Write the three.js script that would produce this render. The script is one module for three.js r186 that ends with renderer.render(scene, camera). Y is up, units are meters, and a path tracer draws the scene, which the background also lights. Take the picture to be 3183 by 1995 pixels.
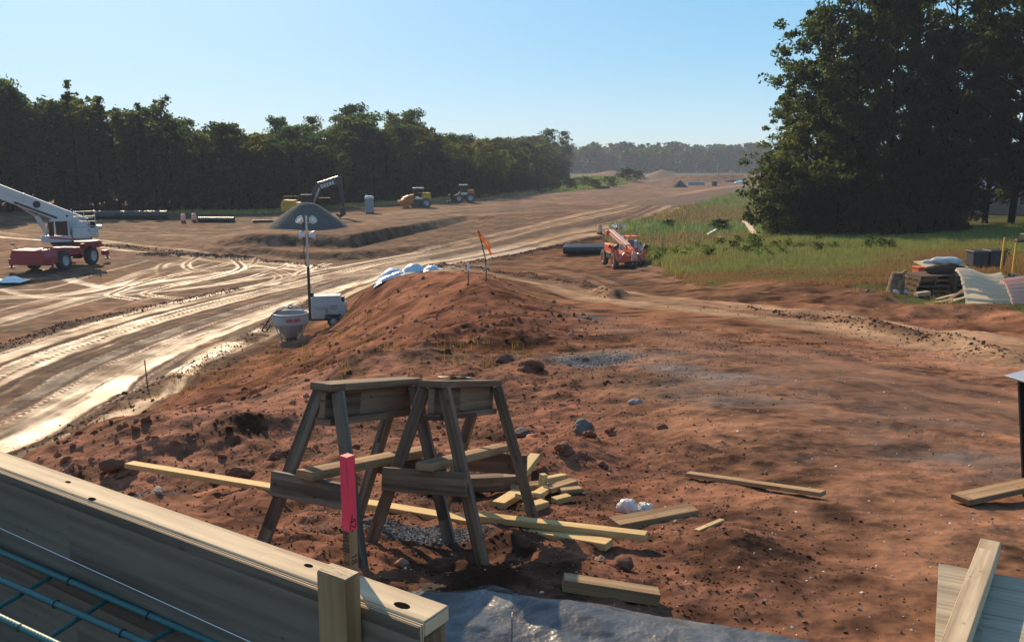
import * as THREE from 'three';
import { mergeGeometries, mergeVertices, toCreasedNormals } from 'three/addons/utils/BufferGeometryUtils.js';
import { RoundedBoxGeometry } from 'three/addons/geometries/RoundedBoxGeometry.js';

// ---------------------------------------------------------------- camera, sky, sun, exposure
const scene = new THREE.Scene();
const camera = new THREE.PerspectiveCamera(40.1, 1024 / 641, 0.1, 4000);
camera.position.set(0, 8.3, 0);
camera.rotation.set(-10.15 * Math.PI / 180, 0, 0);
const renderer = new THREE.WebGLRenderer({ antialias: true });
renderer.toneMapping = THREE.LinearToneMapping;
renderer.toneMappingExposure = 1.46;
renderer.shadowMap.enabled = true;

const SUN_AZ = -26 * Math.PI / 180, SUN_EL = 30 * Math.PI / 180;
const sunDir = new THREE.Vector3(Math.sin(SUN_AZ) * Math.cos(SUN_EL), Math.sin(SUN_EL), -Math.cos(SUN_AZ) * Math.cos(SUN_EL));
const sun = new THREE.DirectionalLight(new THREE.Color(1.0, 0.78, 0.52), 4.9);
sun.position.copy(sunDir).multiplyScalar(300);
sun.target.position.set(0, 0, -60);
sun.position.add(sun.target.position);
sun.castShadow = true;
sun.shadow.mapSize.set(4096, 4096);
Object.assign(sun.shadow.camera, { left: -160, right: 160, top: 160, bottom: -160, near: 1, far: 900 });
scene.add(sun, sun.target);

{ // clear late-afternoon sky: blue overhead, pale towards the horizon, paler around the sun
  const w = 512, h = 256, d = new Float32Array(w * h * 4), v = new THREE.Vector3();
  for (let j = 0; j < h; j++) for (let i = 0; i < w; i++) {
    const el = ((j + 0.5) / h - 0.5) * Math.PI, az = ((i + 0.5) / w - 0.5) * 2 * Math.PI;
    v.set(Math.cos(el) * Math.cos(az), Math.sin(el), Math.cos(el) * Math.sin(az));
    const t = Math.max(0, v.y), a = Math.exp(-t * 15.0), b = Math.exp(-t * 3.4);
    const c = Math.max(0, v.dot(sunDir)), glow = Math.pow(c, 9) * 0.66 + Math.pow(c, 60) * 0.9;
    const k = (j * w + i) * 4;
    d[k] = 0.115 + 0.07 * b + 0.46 * a + glow * 0.6;
    d[k + 1] = 0.245 + 0.27 * b + 0.23 * a + glow * 0.48;
    d[k + 2] = 0.46 + 0.32 * b - 0.10 * a + glow * 0.36;
    d[k + 3] = 1;
  }
  const sky = new THREE.DataTexture(d, w, h, THREE.RGBAFormat, THREE.FloatType);
  sky.mapping = THREE.EquirectangularReflectionMapping;
  sky.magFilter = sky.minFilter = THREE.LinearFilter;
  sky.needsUpdate = true;
  scene.background = sky;
  scene.environment = sky;
}
scene.fog = new THREE.FogExp2(new THREE.Color(0.85, 0.92, 1.0), 0.00038);

// ---------------------------------------------------------------- numbers
function rng(seed) { let s = seed >>> 0; return () => { s = (s + 0x6D2B79F5) >>> 0; let t = s; t = Math.imul(t ^ (t >>> 15), t | 1); t ^= t + Math.imul(t ^ (t >>> 7), t | 61); return ((t ^ (t >>> 14)) >>> 0) / 4294967296; }; }
const clamp = (x, a = 0, b = 1) => Math.min(b, Math.max(a, x));
const ss = (a, b, t) => { t = clamp((t - a) / (b - a)); return t * t * (3 - 2 * t); };
const lerp = (a, b, t) => a + (b - a) * t;
const NS = 512, noiseTab = (() => { // tileable fractal noise, mean 0
  const out = new Float32Array(NS * NS), r = rng(7);
  let amp = 1, tot = 0;
  for (let cells = 8; cells <= 256; cells *= 2) {
    const g = Float32Array.from({ length: cells * cells }, () => r() * 2 - 1), st = NS / cells;
    for (let j = 0; j < NS; j++) { const y = j / st, y0 = Math.floor(y), fy = y - y0, sy = fy * fy * (3 - 2 * fy), r0 = (y0 % cells) * cells, r1 = ((y0 + 1) % cells) * cells;
      for (let i = 0; i < NS; i++) { const x = i / st, x0 = Math.floor(x), fx = x - x0, sx = fx * fx * (3 - 2 * fx), c0 = x0 % cells, c1 = (x0 + 1) % cells;
        out[j * NS + i] += amp * lerp(lerp(g[r0 + c0], g[r0 + c1], sx), lerp(g[r1 + c0], g[r1 + c1], sx), sy); } }
    tot += amp; amp *= 0.6;
  }
  for (let i = 0; i < out.length; i++) out[i] /= tot * 0.5;
  return out;
})();
function fn(x, z) { // fractal noise about -1..1, one tile = 8 base cells
  x *= 64; z *= 64; const x0 = Math.floor(x), z0 = Math.floor(z), a = x - x0, b = z - z0, M = NS - 1;
  const i0 = x0 & M, i1 = (x0 + 1) & M, j0 = (z0 & M) * NS, j1 = ((z0 + 1) & M) * NS;
  return (noiseTab[j0 + i0] * (1 - a) + noiseTab[j0 + i1] * a) * (1 - b) + (noiseTab[j1 + i0] * (1 - a) + noiseTab[j1 + i1] * a) * b;
}

// ---------------------------------------------------------------- terrain (metres; the haul road lies at y = 0)
const CP = [[0,6.3,-3.86], [0,6.1,-5.05], [0,5.8,-7.03], [0,5.5,-9.24], [0,5,-13.11], [0,4.55,-17.35], [-0.64,4.1,-23.2], [1.5,6.15,-4.93], [2.65,5.6,-8.91], [4.41,4.9,-15.03], [2.28,6.3,-3.66], [3.42,6,-5.62], [5.72,5.4,-9.57], [1.13,6.3,-3.66], [-3.54,5.5,-7.76], [-3.23,5.75,-6.58], [-1.31,6.25,-4.5], [-5.45,4.6,-12], [-5.86,3.6,-16.64], [-4.19,4.1,-16.69], [-3.34,4,-19.01], [-2.95,3.7,-23.47], [-2.18,3.7,-28.54], [-1.05,4.15,-32.75], [-2.47,3.8,-34.84], [-4.91,2.9,-41.03], [-7.21,1.9,-46.88], [-6.66,1.6,-33.33], [-5.86,2.2,-36.72], [-7.96,1.3,-30.6], [-9.86,1.2,-25.14], [-10.6,1.3,-20.92], [-13.81,0,-23.87], [-13.45,0,-31.39], [-10.12,0,-39.8], [-9.86,0,-45.6], [-10.72,0,-61.92], [-15.53,0,-25.61], [-15.49,0,-29.38], [-13.09,0,-37.53], [-12.37,0,-49.97], [-22.85,0,-38.4], [-20.37,0,-45.85], [-33.27,0,-68.13], [-39.89,0,-68.13], [-26.66,0,-68.13], [-20.04,0,-68.13], [-11.47,0,-70.39], [-56.73,0.2,-97.56], [-41.31,0,-94.48], [10.1,4.55,-16.96], [9.55,4.2,-21.75], [7.67,3.85,-26.4], [4.11,3,-34.47], [1.04,1.8,-48.49], [-3.31,0.7,-64.45], [-7.02,0.35,-70.32], [1.1,4,-23.75], [3.95,4.4,-20.42], [0.72,3.2,-33.71], [7.45,1,-61.65], [6.17,0.8,-73.27], [1.6,0.6,-75.23], [8.57,1.8,-51.3], [10.9,1.9,-57.11], [18.7,2.6,-55.69], [24.9,3,-51.78], [30.18,3.2,-52.3], [22.06,2.4,-71.06], [36.75,3,-63.83], [14.96,3.2,-38.75], [14.31,3.6,-31.07], [15.57,4,-26.68], [9.74,3.1,-36.77], [22.28,1.2,-93.65], [19.12,0.9,-100.8], [13.82,0.9,-97.61], [24.5,0.8,-117.51], [18.45,1.2,-130.82], [4.67,1.7,-103.41], [10.84,1.7,-116.48], [25.54,1.7,-150.67], [31.67,1.7,-187.14], [53.07,1.7,-216.13], [16.27,1.7,-175.36], [73.58,1.6,-259.56], [30.57,0.4,-123.77], [44.1,0.5,-157.54], [-60,0,-40], [-45,0,-20], [-30,0,-10], [-20,0.5,-8], [-12,3,-8], [-7,5,-5], [-60,0,-75], [-70,0,-105], [-45,0,-110], [-25,0,-95], [-22,0,-120], [-45,0,-150], [-90,0,-140], [-12,0.5,-130], [-15,0.2,-160], [-40,0,-190], [5,1.7,-150], [10,1.7,-200], [-5,1.3,-180], [30,1.7,-230], [80,1.7,-290], [70,1,-200], [80,2.5,-90], [60,3,-60], [40,3.8,-30], [25,5,-10], [12,6,-3], [60,2,-130], [120,1.5,-180], [0,6.35,-2], [-3,6.3,-2.5], [4,6.35,-2], [0,6.4,3], [-8,6,2], [8,6.3,2], [-15,4,0], [15,6,4], [0,6.5,15], [-30,3,15], [30,5.5,15], [-60,0,10], [60,5,10], [0,1,-330], [150,1.5,-330], [-150,0,-150], [-150,0,-330], [-150,0,0], [150,2.5,-100], [150,4,0], [0,6,80], [-120,3,80], [120,5,80]];
const warp = (x, z) => { const r = Math.hypot(x, z - 6) + 1e-9, s = Math.log(1 + r / 4) / r * 4; return [x * s, (z - 6) * s]; };
const tps = (() => {
  const q = CP.map((p) => warp(p[0], p[2])), n = CP.length, N = n + 3, A = [];
  const phi = (r2) => (r2 > 1e-12 ? r2 * Math.log(r2 + 1e-12) : 0);
  for (let i = 0; i < N; i++) A.push(new Float64Array(N + 1));
  for (let i = 0; i < n; i++) {
    for (let j = 0; j < n; j++) A[i][j] = phi((q[i][0] - q[j][0]) ** 2 + (q[i][1] - q[j][1]) ** 2);
    A[i][i] += 0.02; A[i][n] = A[n][i] = 1; A[i][n + 1] = A[n + 1][i] = q[i][0]; A[i][n + 2] = A[n + 2][i] = q[i][1]; A[i][N] = CP[i][1];
  }
  for (let c = 0; c < N; c++) {
    let p = c; for (let r = c + 1; r < N; r++) if (Math.abs(A[r][c]) > Math.abs(A[p][c])) p = r;
    [A[c], A[p]] = [A[p], A[c]];
    for (let r = 0; r < N; r++) if (r !== c) { const f = A[r][c] / A[c][c]; if (f) for (let k = c; k <= N; k++) A[r][k] -= f * A[c][k]; }
  }
  const w = A.map((r, i) => r[N] / r[i]);
  return (x, z) => {
    const [u, v] = warp(x, z); let s = w[n] + w[n + 1] * u + w[n + 2] * v;
    for (let i = 0; i < n; i++) { const r2 = (u - q[i][0]) ** 2 + (v - q[i][1]) ** 2; if (r2 > 1e-12) s += w[i] * r2 * Math.log(r2); }
    return s;
  };
})();
const interp = (P, x) => { if (x <= P[0][0]) return P[0][1]; for (let i = 1; i < P.length; i++) if (x <= P[i][0]) return lerp(P[i - 1][1], P[i][1], (x - P[i - 1][0]) / (P[i][0] - P[i - 1][0])); return P[P.length - 1][1]; };
const BOT = [[-23.77,-81.09], [-18.97,-77.42], [-14.09,-77.42], [-8.17,-82.04], [-2.38,-88.11], [4.6,-101.88]], TOP = [[-24.63,-84.38], [-15.19,-83.87], [-11.3,-95.52], [-5.73,-112.69], [5.09,-112.69]];
function terrace(x, z) {
  const zb = interp(BOT, x), zt = interp(TOP, x), A = 1.7 * (1 - ss(-16, 4, x)), d = zb - z, dt = Math.max(zb - zt, 3.5), wl = 1 - ss(-32, -24, x);
  const e = fn(x * 0.05, z * 0.05) * 0.8;
  return A * ((0.36 * ss(0, 1.0, d + e) + 0.64 * ss(dt - 1.9, dt, d + e)) * (1 - wl) + ss(-10, 28, d) * wl) * (1 - ss(330, 420, -z));
}
// windrows of loose soil pushed up along the road edges: polyline, height, half-width
const WINDROWS = [
  [[[-41.51, -85.48], [-30.65, -80.64], [-21.89, -75.82], [-15.41, -71.23]], 0.22, 0.5],
  [[[-33.61, -79.31], [-26.78, -78.37], [-22.52, -76.74]], 0.2, 0.45],
  [[[-6.27, -65.96], [-1.63, -60.05], [1.71, -55.11], [3.89, -48.68], [4.4, -37]], 0.3, 0.45],
  [[[-6.21, -62.14], [-0.93, -73.79], [3.59, -79.11], [8.53, -86.67]], 0.22, 0.5],
  [[[8, -28.49], [8.67, -23.76], [9.29, -19.99], [9.74, -16.34], [16, -13]], 0.26, 0.32],
  [[[-23.4, -39.35], [-23.14, -44.64], [-20.66, -52.45], [-18.52, -58.85]], 0.12, 0.5],
  [[[-13.78, -23.83], [-13.3, -31.03], [-12.91, -38.13], [-12.84, -46.23], [-11.86, -54.5]], 0.16, 0.6],
];
function distSeg(x, z, a, b) { const dx = b[0] - a[0], dz = b[1] - a[1], t = clamp(((x - a[0]) * dx + (z - a[1]) * dz) / (dx * dx + dz * dz)); return Math.hypot(x - a[0] - dx * t, z - a[1] - dz * t); }
const BUMPS = [ // x, z, height, radius across, radius along, loose mounds and hollows
  [-1.1, -31.2, -0.08, 1.6, 1.0], [-0.95, -31.0, 0.1, 0.5, 0.4], [-2.8, -33.5, -0.2, 1.5, 1.5], [-5.4, -40.5, 0.3, 1.5, 1.6], [-7.0, -43, 0.35, 1.3, 1.8], [-3.6, -29.5, -0.25, 1.6, 1.4], [-4.68, -10.64, 0.42, 1.5, 1.0], [-8.35, -23.07, 0.4, 1.6, 1.2], [-12.42, -24.06, 0.4, 1.2, 1.2], [-3.63, -8.2, -0.3, 1.3, 0.9],
  [0.42, -15.84, 0.22, 0.8, 0.7], [-0.18, -14.22, 0.15, 0.9, 0.6], [-1.12, -14.51, 0.16, 1.0, 0.6], [-2.56, -16.92, 0.25, 1.4, 0.9], [-4.78, -21.66, 0.25, 1.3, 1.0], [-2.38, -12.37, 0.2, 1.1, 0.7], [-3.28, -11.6, 0.22, 1.0, 0.8], [-1.04, -20, 0.2, 1.4, 0.9],
  [-3.13, -24.91, 0.2, 1.2, 0.8], [-2.45, -9.66, -0.12, 0.9, 0.6], [1.05, -9.83, 0.09, 0.45, 0.3], [0.53, -7.35, 0.07, 0.4, 0.25], [12.63, -30.65, 0.25, 2.5, 0.8], [13.17, -25.78, 0.3, 3, 0.7],
  [-2.7, -10.3, 0.14, 0.6, 0.4], [-1.4, -6.0, -0.1, 1.3, 0.9], [-4.6, -12.5, 0.3, 1.3, 0.8],
  [62, -310, 2.6, 9, 14], [82, -340, 2.6, 22, 9], [110, -380, 3, 30, 14], [30, -300, 2.2, 14, 25],
];
function ground0(x, z) { // smooth ground with its mounds
  const far = ss(330, 420, -z);
  let y = tps(clamp(x, -160, 160), Math.max(z, -430)) * (1 - far) + far; y += terrace(x, z);
  for (const b of BUMPS) { const u = (x - b[0]) / b[3], v = (z - b[1]) / b[4], q = u * u + v * v; if (q < 9) y += b[2] * Math.exp(-q); }
  return y;
}
const BANK = [[-15.2, -22], [-13.8, -31], [-10.2, -39.5], [-9.4, -47], [-7, -52], [-2, -46], [-0.5, -36], [1.8, -26], [2.0, -16], [2.2, -10], [2.0, -2], [-16, -2]];
function inPoly(P, x, z) { let c = false; for (let i = 0, j = P.length - 1; i < P.length; j = i++) if ((P[i][1] > z) !== (P[j][1] > z) && x < (P[j][0] - P[i][0]) * (z - P[i][1]) / (P[j][1] - P[i][1]) + P[i][0]) c = !c; return c; }
function edgeDist(P, x, z) { let d = 1e9; for (let i = 0, j = P.length - 1; i < P.length; j = i++) d = Math.min(d, distSeg(x, z, P[j], P[i])); return d; }
const LIP = [[8.35, -43.54], [9.92, -34.25], [12.14, -33.46], [12.41, -29.06], [13.17, -25.78], [13.82, -23.38], [12.03, -20.28], [11.09, -22.74], [10.26, -28.22], [8.66, -32.64]];
const bankness = (x, z) => { if (z < -54 || x < -18 || x > 9) return 0; const d = edgeDist(BANK, x, z), f = inPoly(BANK, x, z) ? d : -d; return ss(-1.2, 1.5, f + fn(x * 0.08, z * 0.08) * 0.8); };
function ground(x, z) { // with windrows, clods and lumps
  let y = ground0(x, z); const r = Math.hypot(x, z);
  for (const [P, h, w] of WINDROWS) for (let i = 1; i < P.length; i++) {
    const d = distSeg(x, z, P[i - 1], P[i]); if (d < w * 2.2) { y += h * Math.exp(-((d / w) ** 2)) * (0.75 + 0.7 * fn(x * 0.11, z * 0.11) + 0.4 * fn(x * 0.5, z * 0.5)) * (i > 1 && distSeg(x, z, P[i - 2], P[i - 1]) < d ? 0 : (i + 1 < P.length && distSeg(x, z, P[i], P[i + 1]) <= d ? 0 : 1)); } }
  if (r < 330) {
    const b = bankness(x, z);
    const calm = 1 - 0.75 * ss(9, 5, r); y += fn(x * 0.03, z * 0.03) * lerp(0.05, 0.17, b) * calm;
    y += fn(x * 0.13 + 3.1, z * 0.13) * lerp(0.022, 0.12, b) * calm;
    if (x > 2 && z > -44 && z < -14) { const k = ss(1.6, 0.3, edgeDist(LIP, x, z)); y += k * (0.3 - Math.abs(fn(x * 0.25, z * 0.25))) * 0.22 + k * fn(x * 0.8, z * 0.8) * 0.04; }
    if (r > 12 && r < 60) y += fn(x * 0.21 + 9, z * 0.21) * 0.15 * b * ss(12, 20, r);
    if (r < 75) y += (0.22 - Math.abs(fn(x * 0.33 + 1.7, z * 0.33))) * lerp(0.03, 0.11, b);
    if (r < 60) { const p = fn(x * 0.5 + 0.4, z * 0.5); y += (p > 0.1 ? (p - 0.1) * 0.15 : p * 0.05) * lerp(0.4, 1.25, b); if (r < 26) y += Math.max(0, 0.3 - Math.abs(fn(x * 0.8 + 5, z * 0.8))) * 0.07 * lerp(0.4, 1, b); if (r < 22) y += fn(x * 1.7 + 2.2, z * 1.7) * 0.019 * lerp(0.75, 1.2, b); }
  }
  return y;
}

// ---------------------------------------------------------------- ground textures: colour, roughness (wet or dry), relief
const FIELD = [[9.27, -87.79], [11, -97.67], [15.38, -112.7], [21.65, -127.42], [32.59, -156.82], [69.76, -250.24], [90, -280], [140, -200], [140, -40], [60, -22], [15.66, -23.61], [14.76, -25.01], [13.96, -27.35], [13.08, -30.65], [13.78, -36.59], [12.93, -41.31], [9.82, -39.26], [8.92, -42.25], [9.23, -53.69], [9.46, -66.47]];
const MEADOW = [[-2, -208], [8, -212], [12.45, -210.22], [24.94, -244.15], [36.72, -275.85], [62.4, -445.49], [45, -400], [25, -395], [12, -300]];
function soil(x, z, o) { // what the ground is made of at x, z
  const n1 = fn(x * 0.012, z * 0.012), n2 = fn(x * 0.06 + 0.3, z * 0.06), n3 = fn(x * 0.31, z * 0.31 + 0.7), n4 = fn(x * 1.3 + 0.2, z * 1.3);
  const b = bankness(x, z);
  // red clay of the bank, browner graded soil elsewhere
  let r = lerp(0.125, 0.168, b), g = lerp(0.066, 0.070, b), bl = lerp(0.037, 0.040, b);
  if (z > -40 && x > 0) { const k = (1 - b) * ss(-40, -22, z) * ss(0, 5, x); r = lerp(r, 0.18, k); g = lerp(g, 0.084, k); bl = lerp(bl, 0.047, k); }
  const n5 = z > -22 ? fn(x * 5.3 + 0.6, z * 5.3) : 0; let m = Math.max(0.25, 1 + 0.15 * n2 + 0.3 * n3 + 0.6 * n4 + 0.45 * n5 + 0.1 * n1);
  r *= m; g *= m; bl *= m;
  const ochre = ss(0.15, 0.6, n2 + 0.5 * n3) * 0.5; r = lerp(r, 0.22 * m, ochre * 0.6); g = lerp(g, 0.1 * m, ochre * 0.55); bl = lerp(bl, 0.052 * m, ochre * 0.5);
  const grey = ss(0.2, 0.7, fn(x * 0.045 + 5.3, z * 0.045 + 1.1)) * 0.25; r = lerp(r, 0.105 * m, grey); g = lerp(g, 0.068 * m, grey); bl = lerp(bl, 0.047 * m, grey);
  if (x > 4 && z < -20 || z < -200) { const f = inPoly(FIELD, x + n3 * 0.9 + n2 * 1.2, z + n2 * 1.5 + n3 * 0.8) || (z < -205 && (inPoly(MEADOW, x, z) || z < -390)); if (f) { const q = 0.8 + 0.25 * n3; r = 0.085 * q; g = 0.085 * q; bl = 0.03 * q; } }
    o[0] = r; o[1] = g; o[2] = bl; o[3] = 0.93 + 0.06 * n3; o[4] = 0.5 + 0.3 * n4 + 0.14 * n3 + 0.18 * n5;
}
function makeMap(x0, x1, z0, z1, n) {
  const map = { x0, x1, z0, z1, n, sx: n / (x1 - x0), sz: n / (z1 - z0), c: new Float32Array(n * n * 3), r: new Float32Array(n * n), h: new Float32Array(n * n), stamp: new Int32Array(n * n), id: 0 }, o = [0, 0, 0, 0, 0];
  for (let j = 0, k = 0; j < n; j++) { const z = z0 + (j + 0.5) / map.sz; for (let i = 0; i < n; i++, k++) { soil(x0 + (i + 0.5) / map.sx, z, o); map.c[k * 3] = o[0]; map.c[k * 3 + 1] = o[1]; map.c[k * 3 + 2] = o[2]; map.r[k] = o[3]; map.h[k] = o[4]; } }
  return map;
}
const curve = (pts, step) => { const c = new THREE.CatmullRomCurve3(pts.map((p) => new THREE.Vector3(p[0], 0, p[1])), false, 'centripetal'); return c.getSpacedPoints(Math.max(2, Math.ceil(c.getLength() / step))); };
function stroke(map, pts, half, fnc, offset = 0) { // drive a band of the given half-width along a line: fnc(k, v, s) alters texel k
  const st = 0.5 / Math.max(map.sx, map.sz), P = curve(pts, st * 1.6), nv = Math.ceil(half * 2 / (st * 1.6));
  const seen = map.stamp, id = ++map.id; let s = 0;
  for (let a = 0; a < P.length; a++) {
    const p = P[a], q = P[Math.min(a + 1, P.length - 1)], o = P[Math.max(a - 1, 0)], dx = q.x - o.x, dz = q.z - o.z, l = Math.hypot(dx, dz) || 1, nx = -dz / l, nz = dx / l; s += l / 2;
    if (p.x < map.x0 - 9 || p.x > map.x1 + 9 || p.z < map.z0 - 9 || p.z > map.z1 + 9) continue;
    for (let b = 0; b <= nv; b++) {
      const v = b / nv * 2 - 1, d = offset + v * half, i = Math.floor((p.x + nx * d - map.x0) * map.sx), j = Math.floor((p.z + nz * d - map.z0) * map.sz);
      if (i < 0 || j < 0 || i >= map.n || j >= map.n) continue;
      const k = j * map.n + i; if (seen[k] === id) continue; seen[k] = id; fnc(k, v, s, map.x0 + i / map.sx, map.z0 + j / map.sz);
    }
  }
}
const tint = (map, k, c, a) => { map.c[k * 3] += (c[0] - map.c[k * 3]) * a; map.c[k * 3 + 1] += (c[1] - map.c[k * 3 + 1]) * a; map.c[k * 3 + 2] += (c[2] - map.c[k * 3 + 2]) * a; };
// a tyre track pressed into damp clay: smooth and slick in the middle, crumbly at its sides, cleat prints where tread is set
function track(map, pts, half, offset, { wet = 0.6, col = [0.30, 0.20, 0.125], cover = 0.75, tread = 0, seed = 0, depth = 0.25, pitch = 0.34 }) {
  stroke(map, pts, half, (k, v, s, x, z) => {
    const brk = ss(-0.55, 0.25, fn(s * 0.02 + seed * 0.37, v * 0.05 + seed * 0.71) + 0.25 + 0.5 * fn(x * 0.2 + seed, z * 0.2)), edge = 1 - ss(0.6, 1.0, Math.abs(v) + 0.25 * fn(x * 0.35, z * 0.35 + seed));
    let a = cover * brk * edge, lug = 0;
    if (tread) { const ph = (s / pitch + Math.abs(v) * 0.9 + 0.5 * fn(s * 0.06, v * 0.3 + seed) + 10) % 1; lug = (ph < 0.45 + 0.25 * fn(s * 0.3, v * 0.4 + seed) ? 1 : 0) * ss(-0.25, 0.05, fn(s * 0.035 + seed, v * 0.2)) * ss(1, 0.85, Math.abs(v)) * ss(0.06, 0.16, Math.abs(v)); }
    const mm = 1 + 0.3 * fn(x * 1.3, z * 1.3) + 0.2 * fn(x * 0.4, z * 0.4), ml = (tread && lug ? 0.5 : 1) * mm; tint(map, k, [col[0] * ml, col[1] * ml, col[2] * ml], a * 0.8);
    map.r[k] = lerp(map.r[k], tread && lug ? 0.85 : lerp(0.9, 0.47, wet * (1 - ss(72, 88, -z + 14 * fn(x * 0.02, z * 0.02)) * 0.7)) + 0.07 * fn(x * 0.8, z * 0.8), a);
    map.h[k] = lerp(map.h[k], 0.5 - depth * (1 - v * v) + tread * (lug - 0.5) * 0.5 + 0.05 * fn(x * 0.6, z * 0.6), a);
  }, offset);
}
const spoil = (map, pts, half, offset, seed) => stroke(map, pts, half, (k, v, s, x, z) => { // crumbled dark soil beside a rut
  const a = (1 - v * v) * ss(-0.3, 0.3, fn(x * 0.25 + seed, z * 0.25)); tint(map, k, [0.075, 0.044, 0.03], a * 0.85); map.r[k] = lerp(map.r[k], 0.96, a); map.h[k] += a * (0.25 + 0.3 * fn(x * 1.1, z * 1.1)); }, offset);

const HAUL = [[-20, 2], [-18.5, -18], [-17, -28.17], [-17.48, -36.19], [-16.29, -47.06], [-13.18, -58.04], [-10.22, -68.83], [-5.74, -76.09], [1, -86.55], [9.54, -102.29], [21.63, -139.26], [38.67, -186.33], [60.46, -237.15], [105, -330], [150, -420]];
const CRANE_ROAD = [[-90, -84], [-65.01, -96.06], [-52.79, -90.85], [-44.27, -87.74], [-36.51, -83.41], [-29.04, -79.4], [-21.76, -74.1], [-16.01, -70.82], [-11.11, -70.24], [-7.01, -73.85]];
const RAMP = [[-14.44, -66.65], [-10, -67.31], [-5.07, -62.96], [-0.93, -52.95], [2.01, -49.1], [4.03, -38.59], [5.91, -30.72], [7.68, -26.41], [9.23, -22.02], [10.13, -18.79], [10.4, -17.06], [16, -12]];
const TELE = [[-6.91, -69.19], [-1.86, -68.41], [2.68, -65.69], [5.72, -60.75], [6.98, -54.43], [7.46, -45.92]];
function marks(map) {
  const R = rng(11), near = map.n / (map.x1 - map.x0) > 60;
  const tan = [0.34, 0.21, 0.11], tan2 = [0.36, 0.225, 0.12], drk = [0.065, 0.042, 0.029];
  if (!near) {
    // the graded pad left of the road: broad faint passes of the plant
    const PAD = [[[-39.93, -68.2], [-27.82, -56.72], [-23.25, -60.79], [-18.82, -68.5]], [[-26.48, -44.73], [-25.56, -54.8], [-22.45, -65.46], [-17.46, -71.14]], [[-35.17, -55.19], [-29.2, -56.72], [-29, -68.2], [-28.65, -76.24]], [[-54.13, -93.21], [-41.39, -89.79], [-32.8, -89.99], [-22.78, -83.45]], [[-44.16, -95.96], [-35.47, -93.69], [-27.11, -92.95], [-26.55, -97.55]]];
    PAD.forEach((P, i) => { for (let k = 0; k < 9; k++) track(map, P, 0.14 + R() * 0.3, (R() - 0.5) * 7, { wet: 0.25 + R() * 0.5, col: R() < 0.5 ? tan : drk, cover: 0.3 + R() * 0.35, seed: i * 9 + k }); });
    // plateau passes
    const PLAT = [[[-28.35, -104.26], [-15.8, -107.55], [-3.52, -131.31], [10.68, -154.97], [33.85, -200.07]], [[-17.83, -96.04], [-11.13, -112.54], [-0.42, -147.24], [16.9, -182.19]], [[-11.54, -116.81], [-0.36, -126.62], [12.43, -133.73], [29.57, -174.68]]];
    PLAT.forEach((P, i) => { for (let k = 0; k < 12; k++) track(map, P, 0.3 + R() * 0.8, (R() - 0.5) * 14, { wet: 0.1 + R() * 0.25, col: R() < 0.6 ? [0.24, 0.145, 0.083] : drk, cover: 0.3 + R() * 0.4, seed: 60 + i * 12 + k }); });
    // crane road: pale slick wheel paths
    for (let k = 0; k < 10; k++) track(map, CRANE_ROAD, 0.2 + R() * 0.32, (R() - 0.5) * 4.6, { wet: 0.5 + R() * 0.35, col: R() < 0.75 ? tan2 : drk, cover: 0.65, seed: 100 + k });
    // turning loops beside it
    const loops = [[[-23.52, -78.87], [-23.89, -72.37], [-24.83, -68.1], [-25.66, -63.12], [-25.89, -58.66], [-25.38, -55.71], [-23.08, -53.98]], [[-28.06, -78.78], [-29.1, -74.51], [-27.18, -68.2], [-25.67, -65.56], [-26.91, -72.47], [-25.46, -76.64]], [[-22, -77.55], [-21.36, -68.1], [-22.41, -62.62], [-23.5, -58.76], [-23.37, -56.12], [-20.71, -54.69]], [[-27.85, -78.17], [-27.07, -73.39], [-24.62, -68.92], [-22.02, -68.1]], [[-18.34, -74.79], [-18.82, -68.5], [-19.26, -64.34], [-20.33, -60.89]], [[-15.48, -74.99], [-16.3, -69.1], [-15.99, -63.72], [-16.75, -60.78]], [[-23.98, -76.64], [-21.71, -70.95], [-21.6, -66.78], [-22.28, -63.12], [-23.69, -60.38]]];
    loops.forEach((P, i) => { for (const o of [0, 0.55]) { track(map, P, 0.19, o, { wet: 0.75, col: tan2, cover: 0.85, tread: 0.5, seed: 130 + i }); } spoil(map, P, 0.16, 0.28, i); });
    // arcs swept by turning wheels near the lamp mast
    for (let k = 0; k < 9; k++) { const a = k * 12; track(map, [[-20.65, -72.67], [-17.57, -68.8], [-15.86, -65.14], [-16, -60.17]], 0.1, -2.2 + k * 0.5, { wet: 0.7, col: k % 2 ? tan2 : drk, cover: 0.7, seed: 170 + a }); }
    // haul road: the whole width is packed damp clay, then many single passes
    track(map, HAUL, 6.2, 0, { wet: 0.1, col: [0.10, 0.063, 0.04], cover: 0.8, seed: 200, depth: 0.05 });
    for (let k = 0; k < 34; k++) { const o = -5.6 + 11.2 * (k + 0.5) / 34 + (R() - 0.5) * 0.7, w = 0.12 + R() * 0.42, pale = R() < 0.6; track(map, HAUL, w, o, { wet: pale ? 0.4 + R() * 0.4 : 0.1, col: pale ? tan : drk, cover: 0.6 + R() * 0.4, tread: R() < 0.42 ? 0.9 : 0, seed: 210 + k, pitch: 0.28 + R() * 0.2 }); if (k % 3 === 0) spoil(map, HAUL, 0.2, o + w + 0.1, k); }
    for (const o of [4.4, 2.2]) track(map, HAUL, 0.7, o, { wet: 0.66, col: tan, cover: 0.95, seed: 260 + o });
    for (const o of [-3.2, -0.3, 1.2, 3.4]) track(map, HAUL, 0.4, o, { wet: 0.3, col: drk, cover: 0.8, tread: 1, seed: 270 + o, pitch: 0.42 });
  }
  const rows = () => WINDROWS.forEach(([P, h, w], i) => spoil(map, P, w * 1.3, 0, 400 + i));
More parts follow.
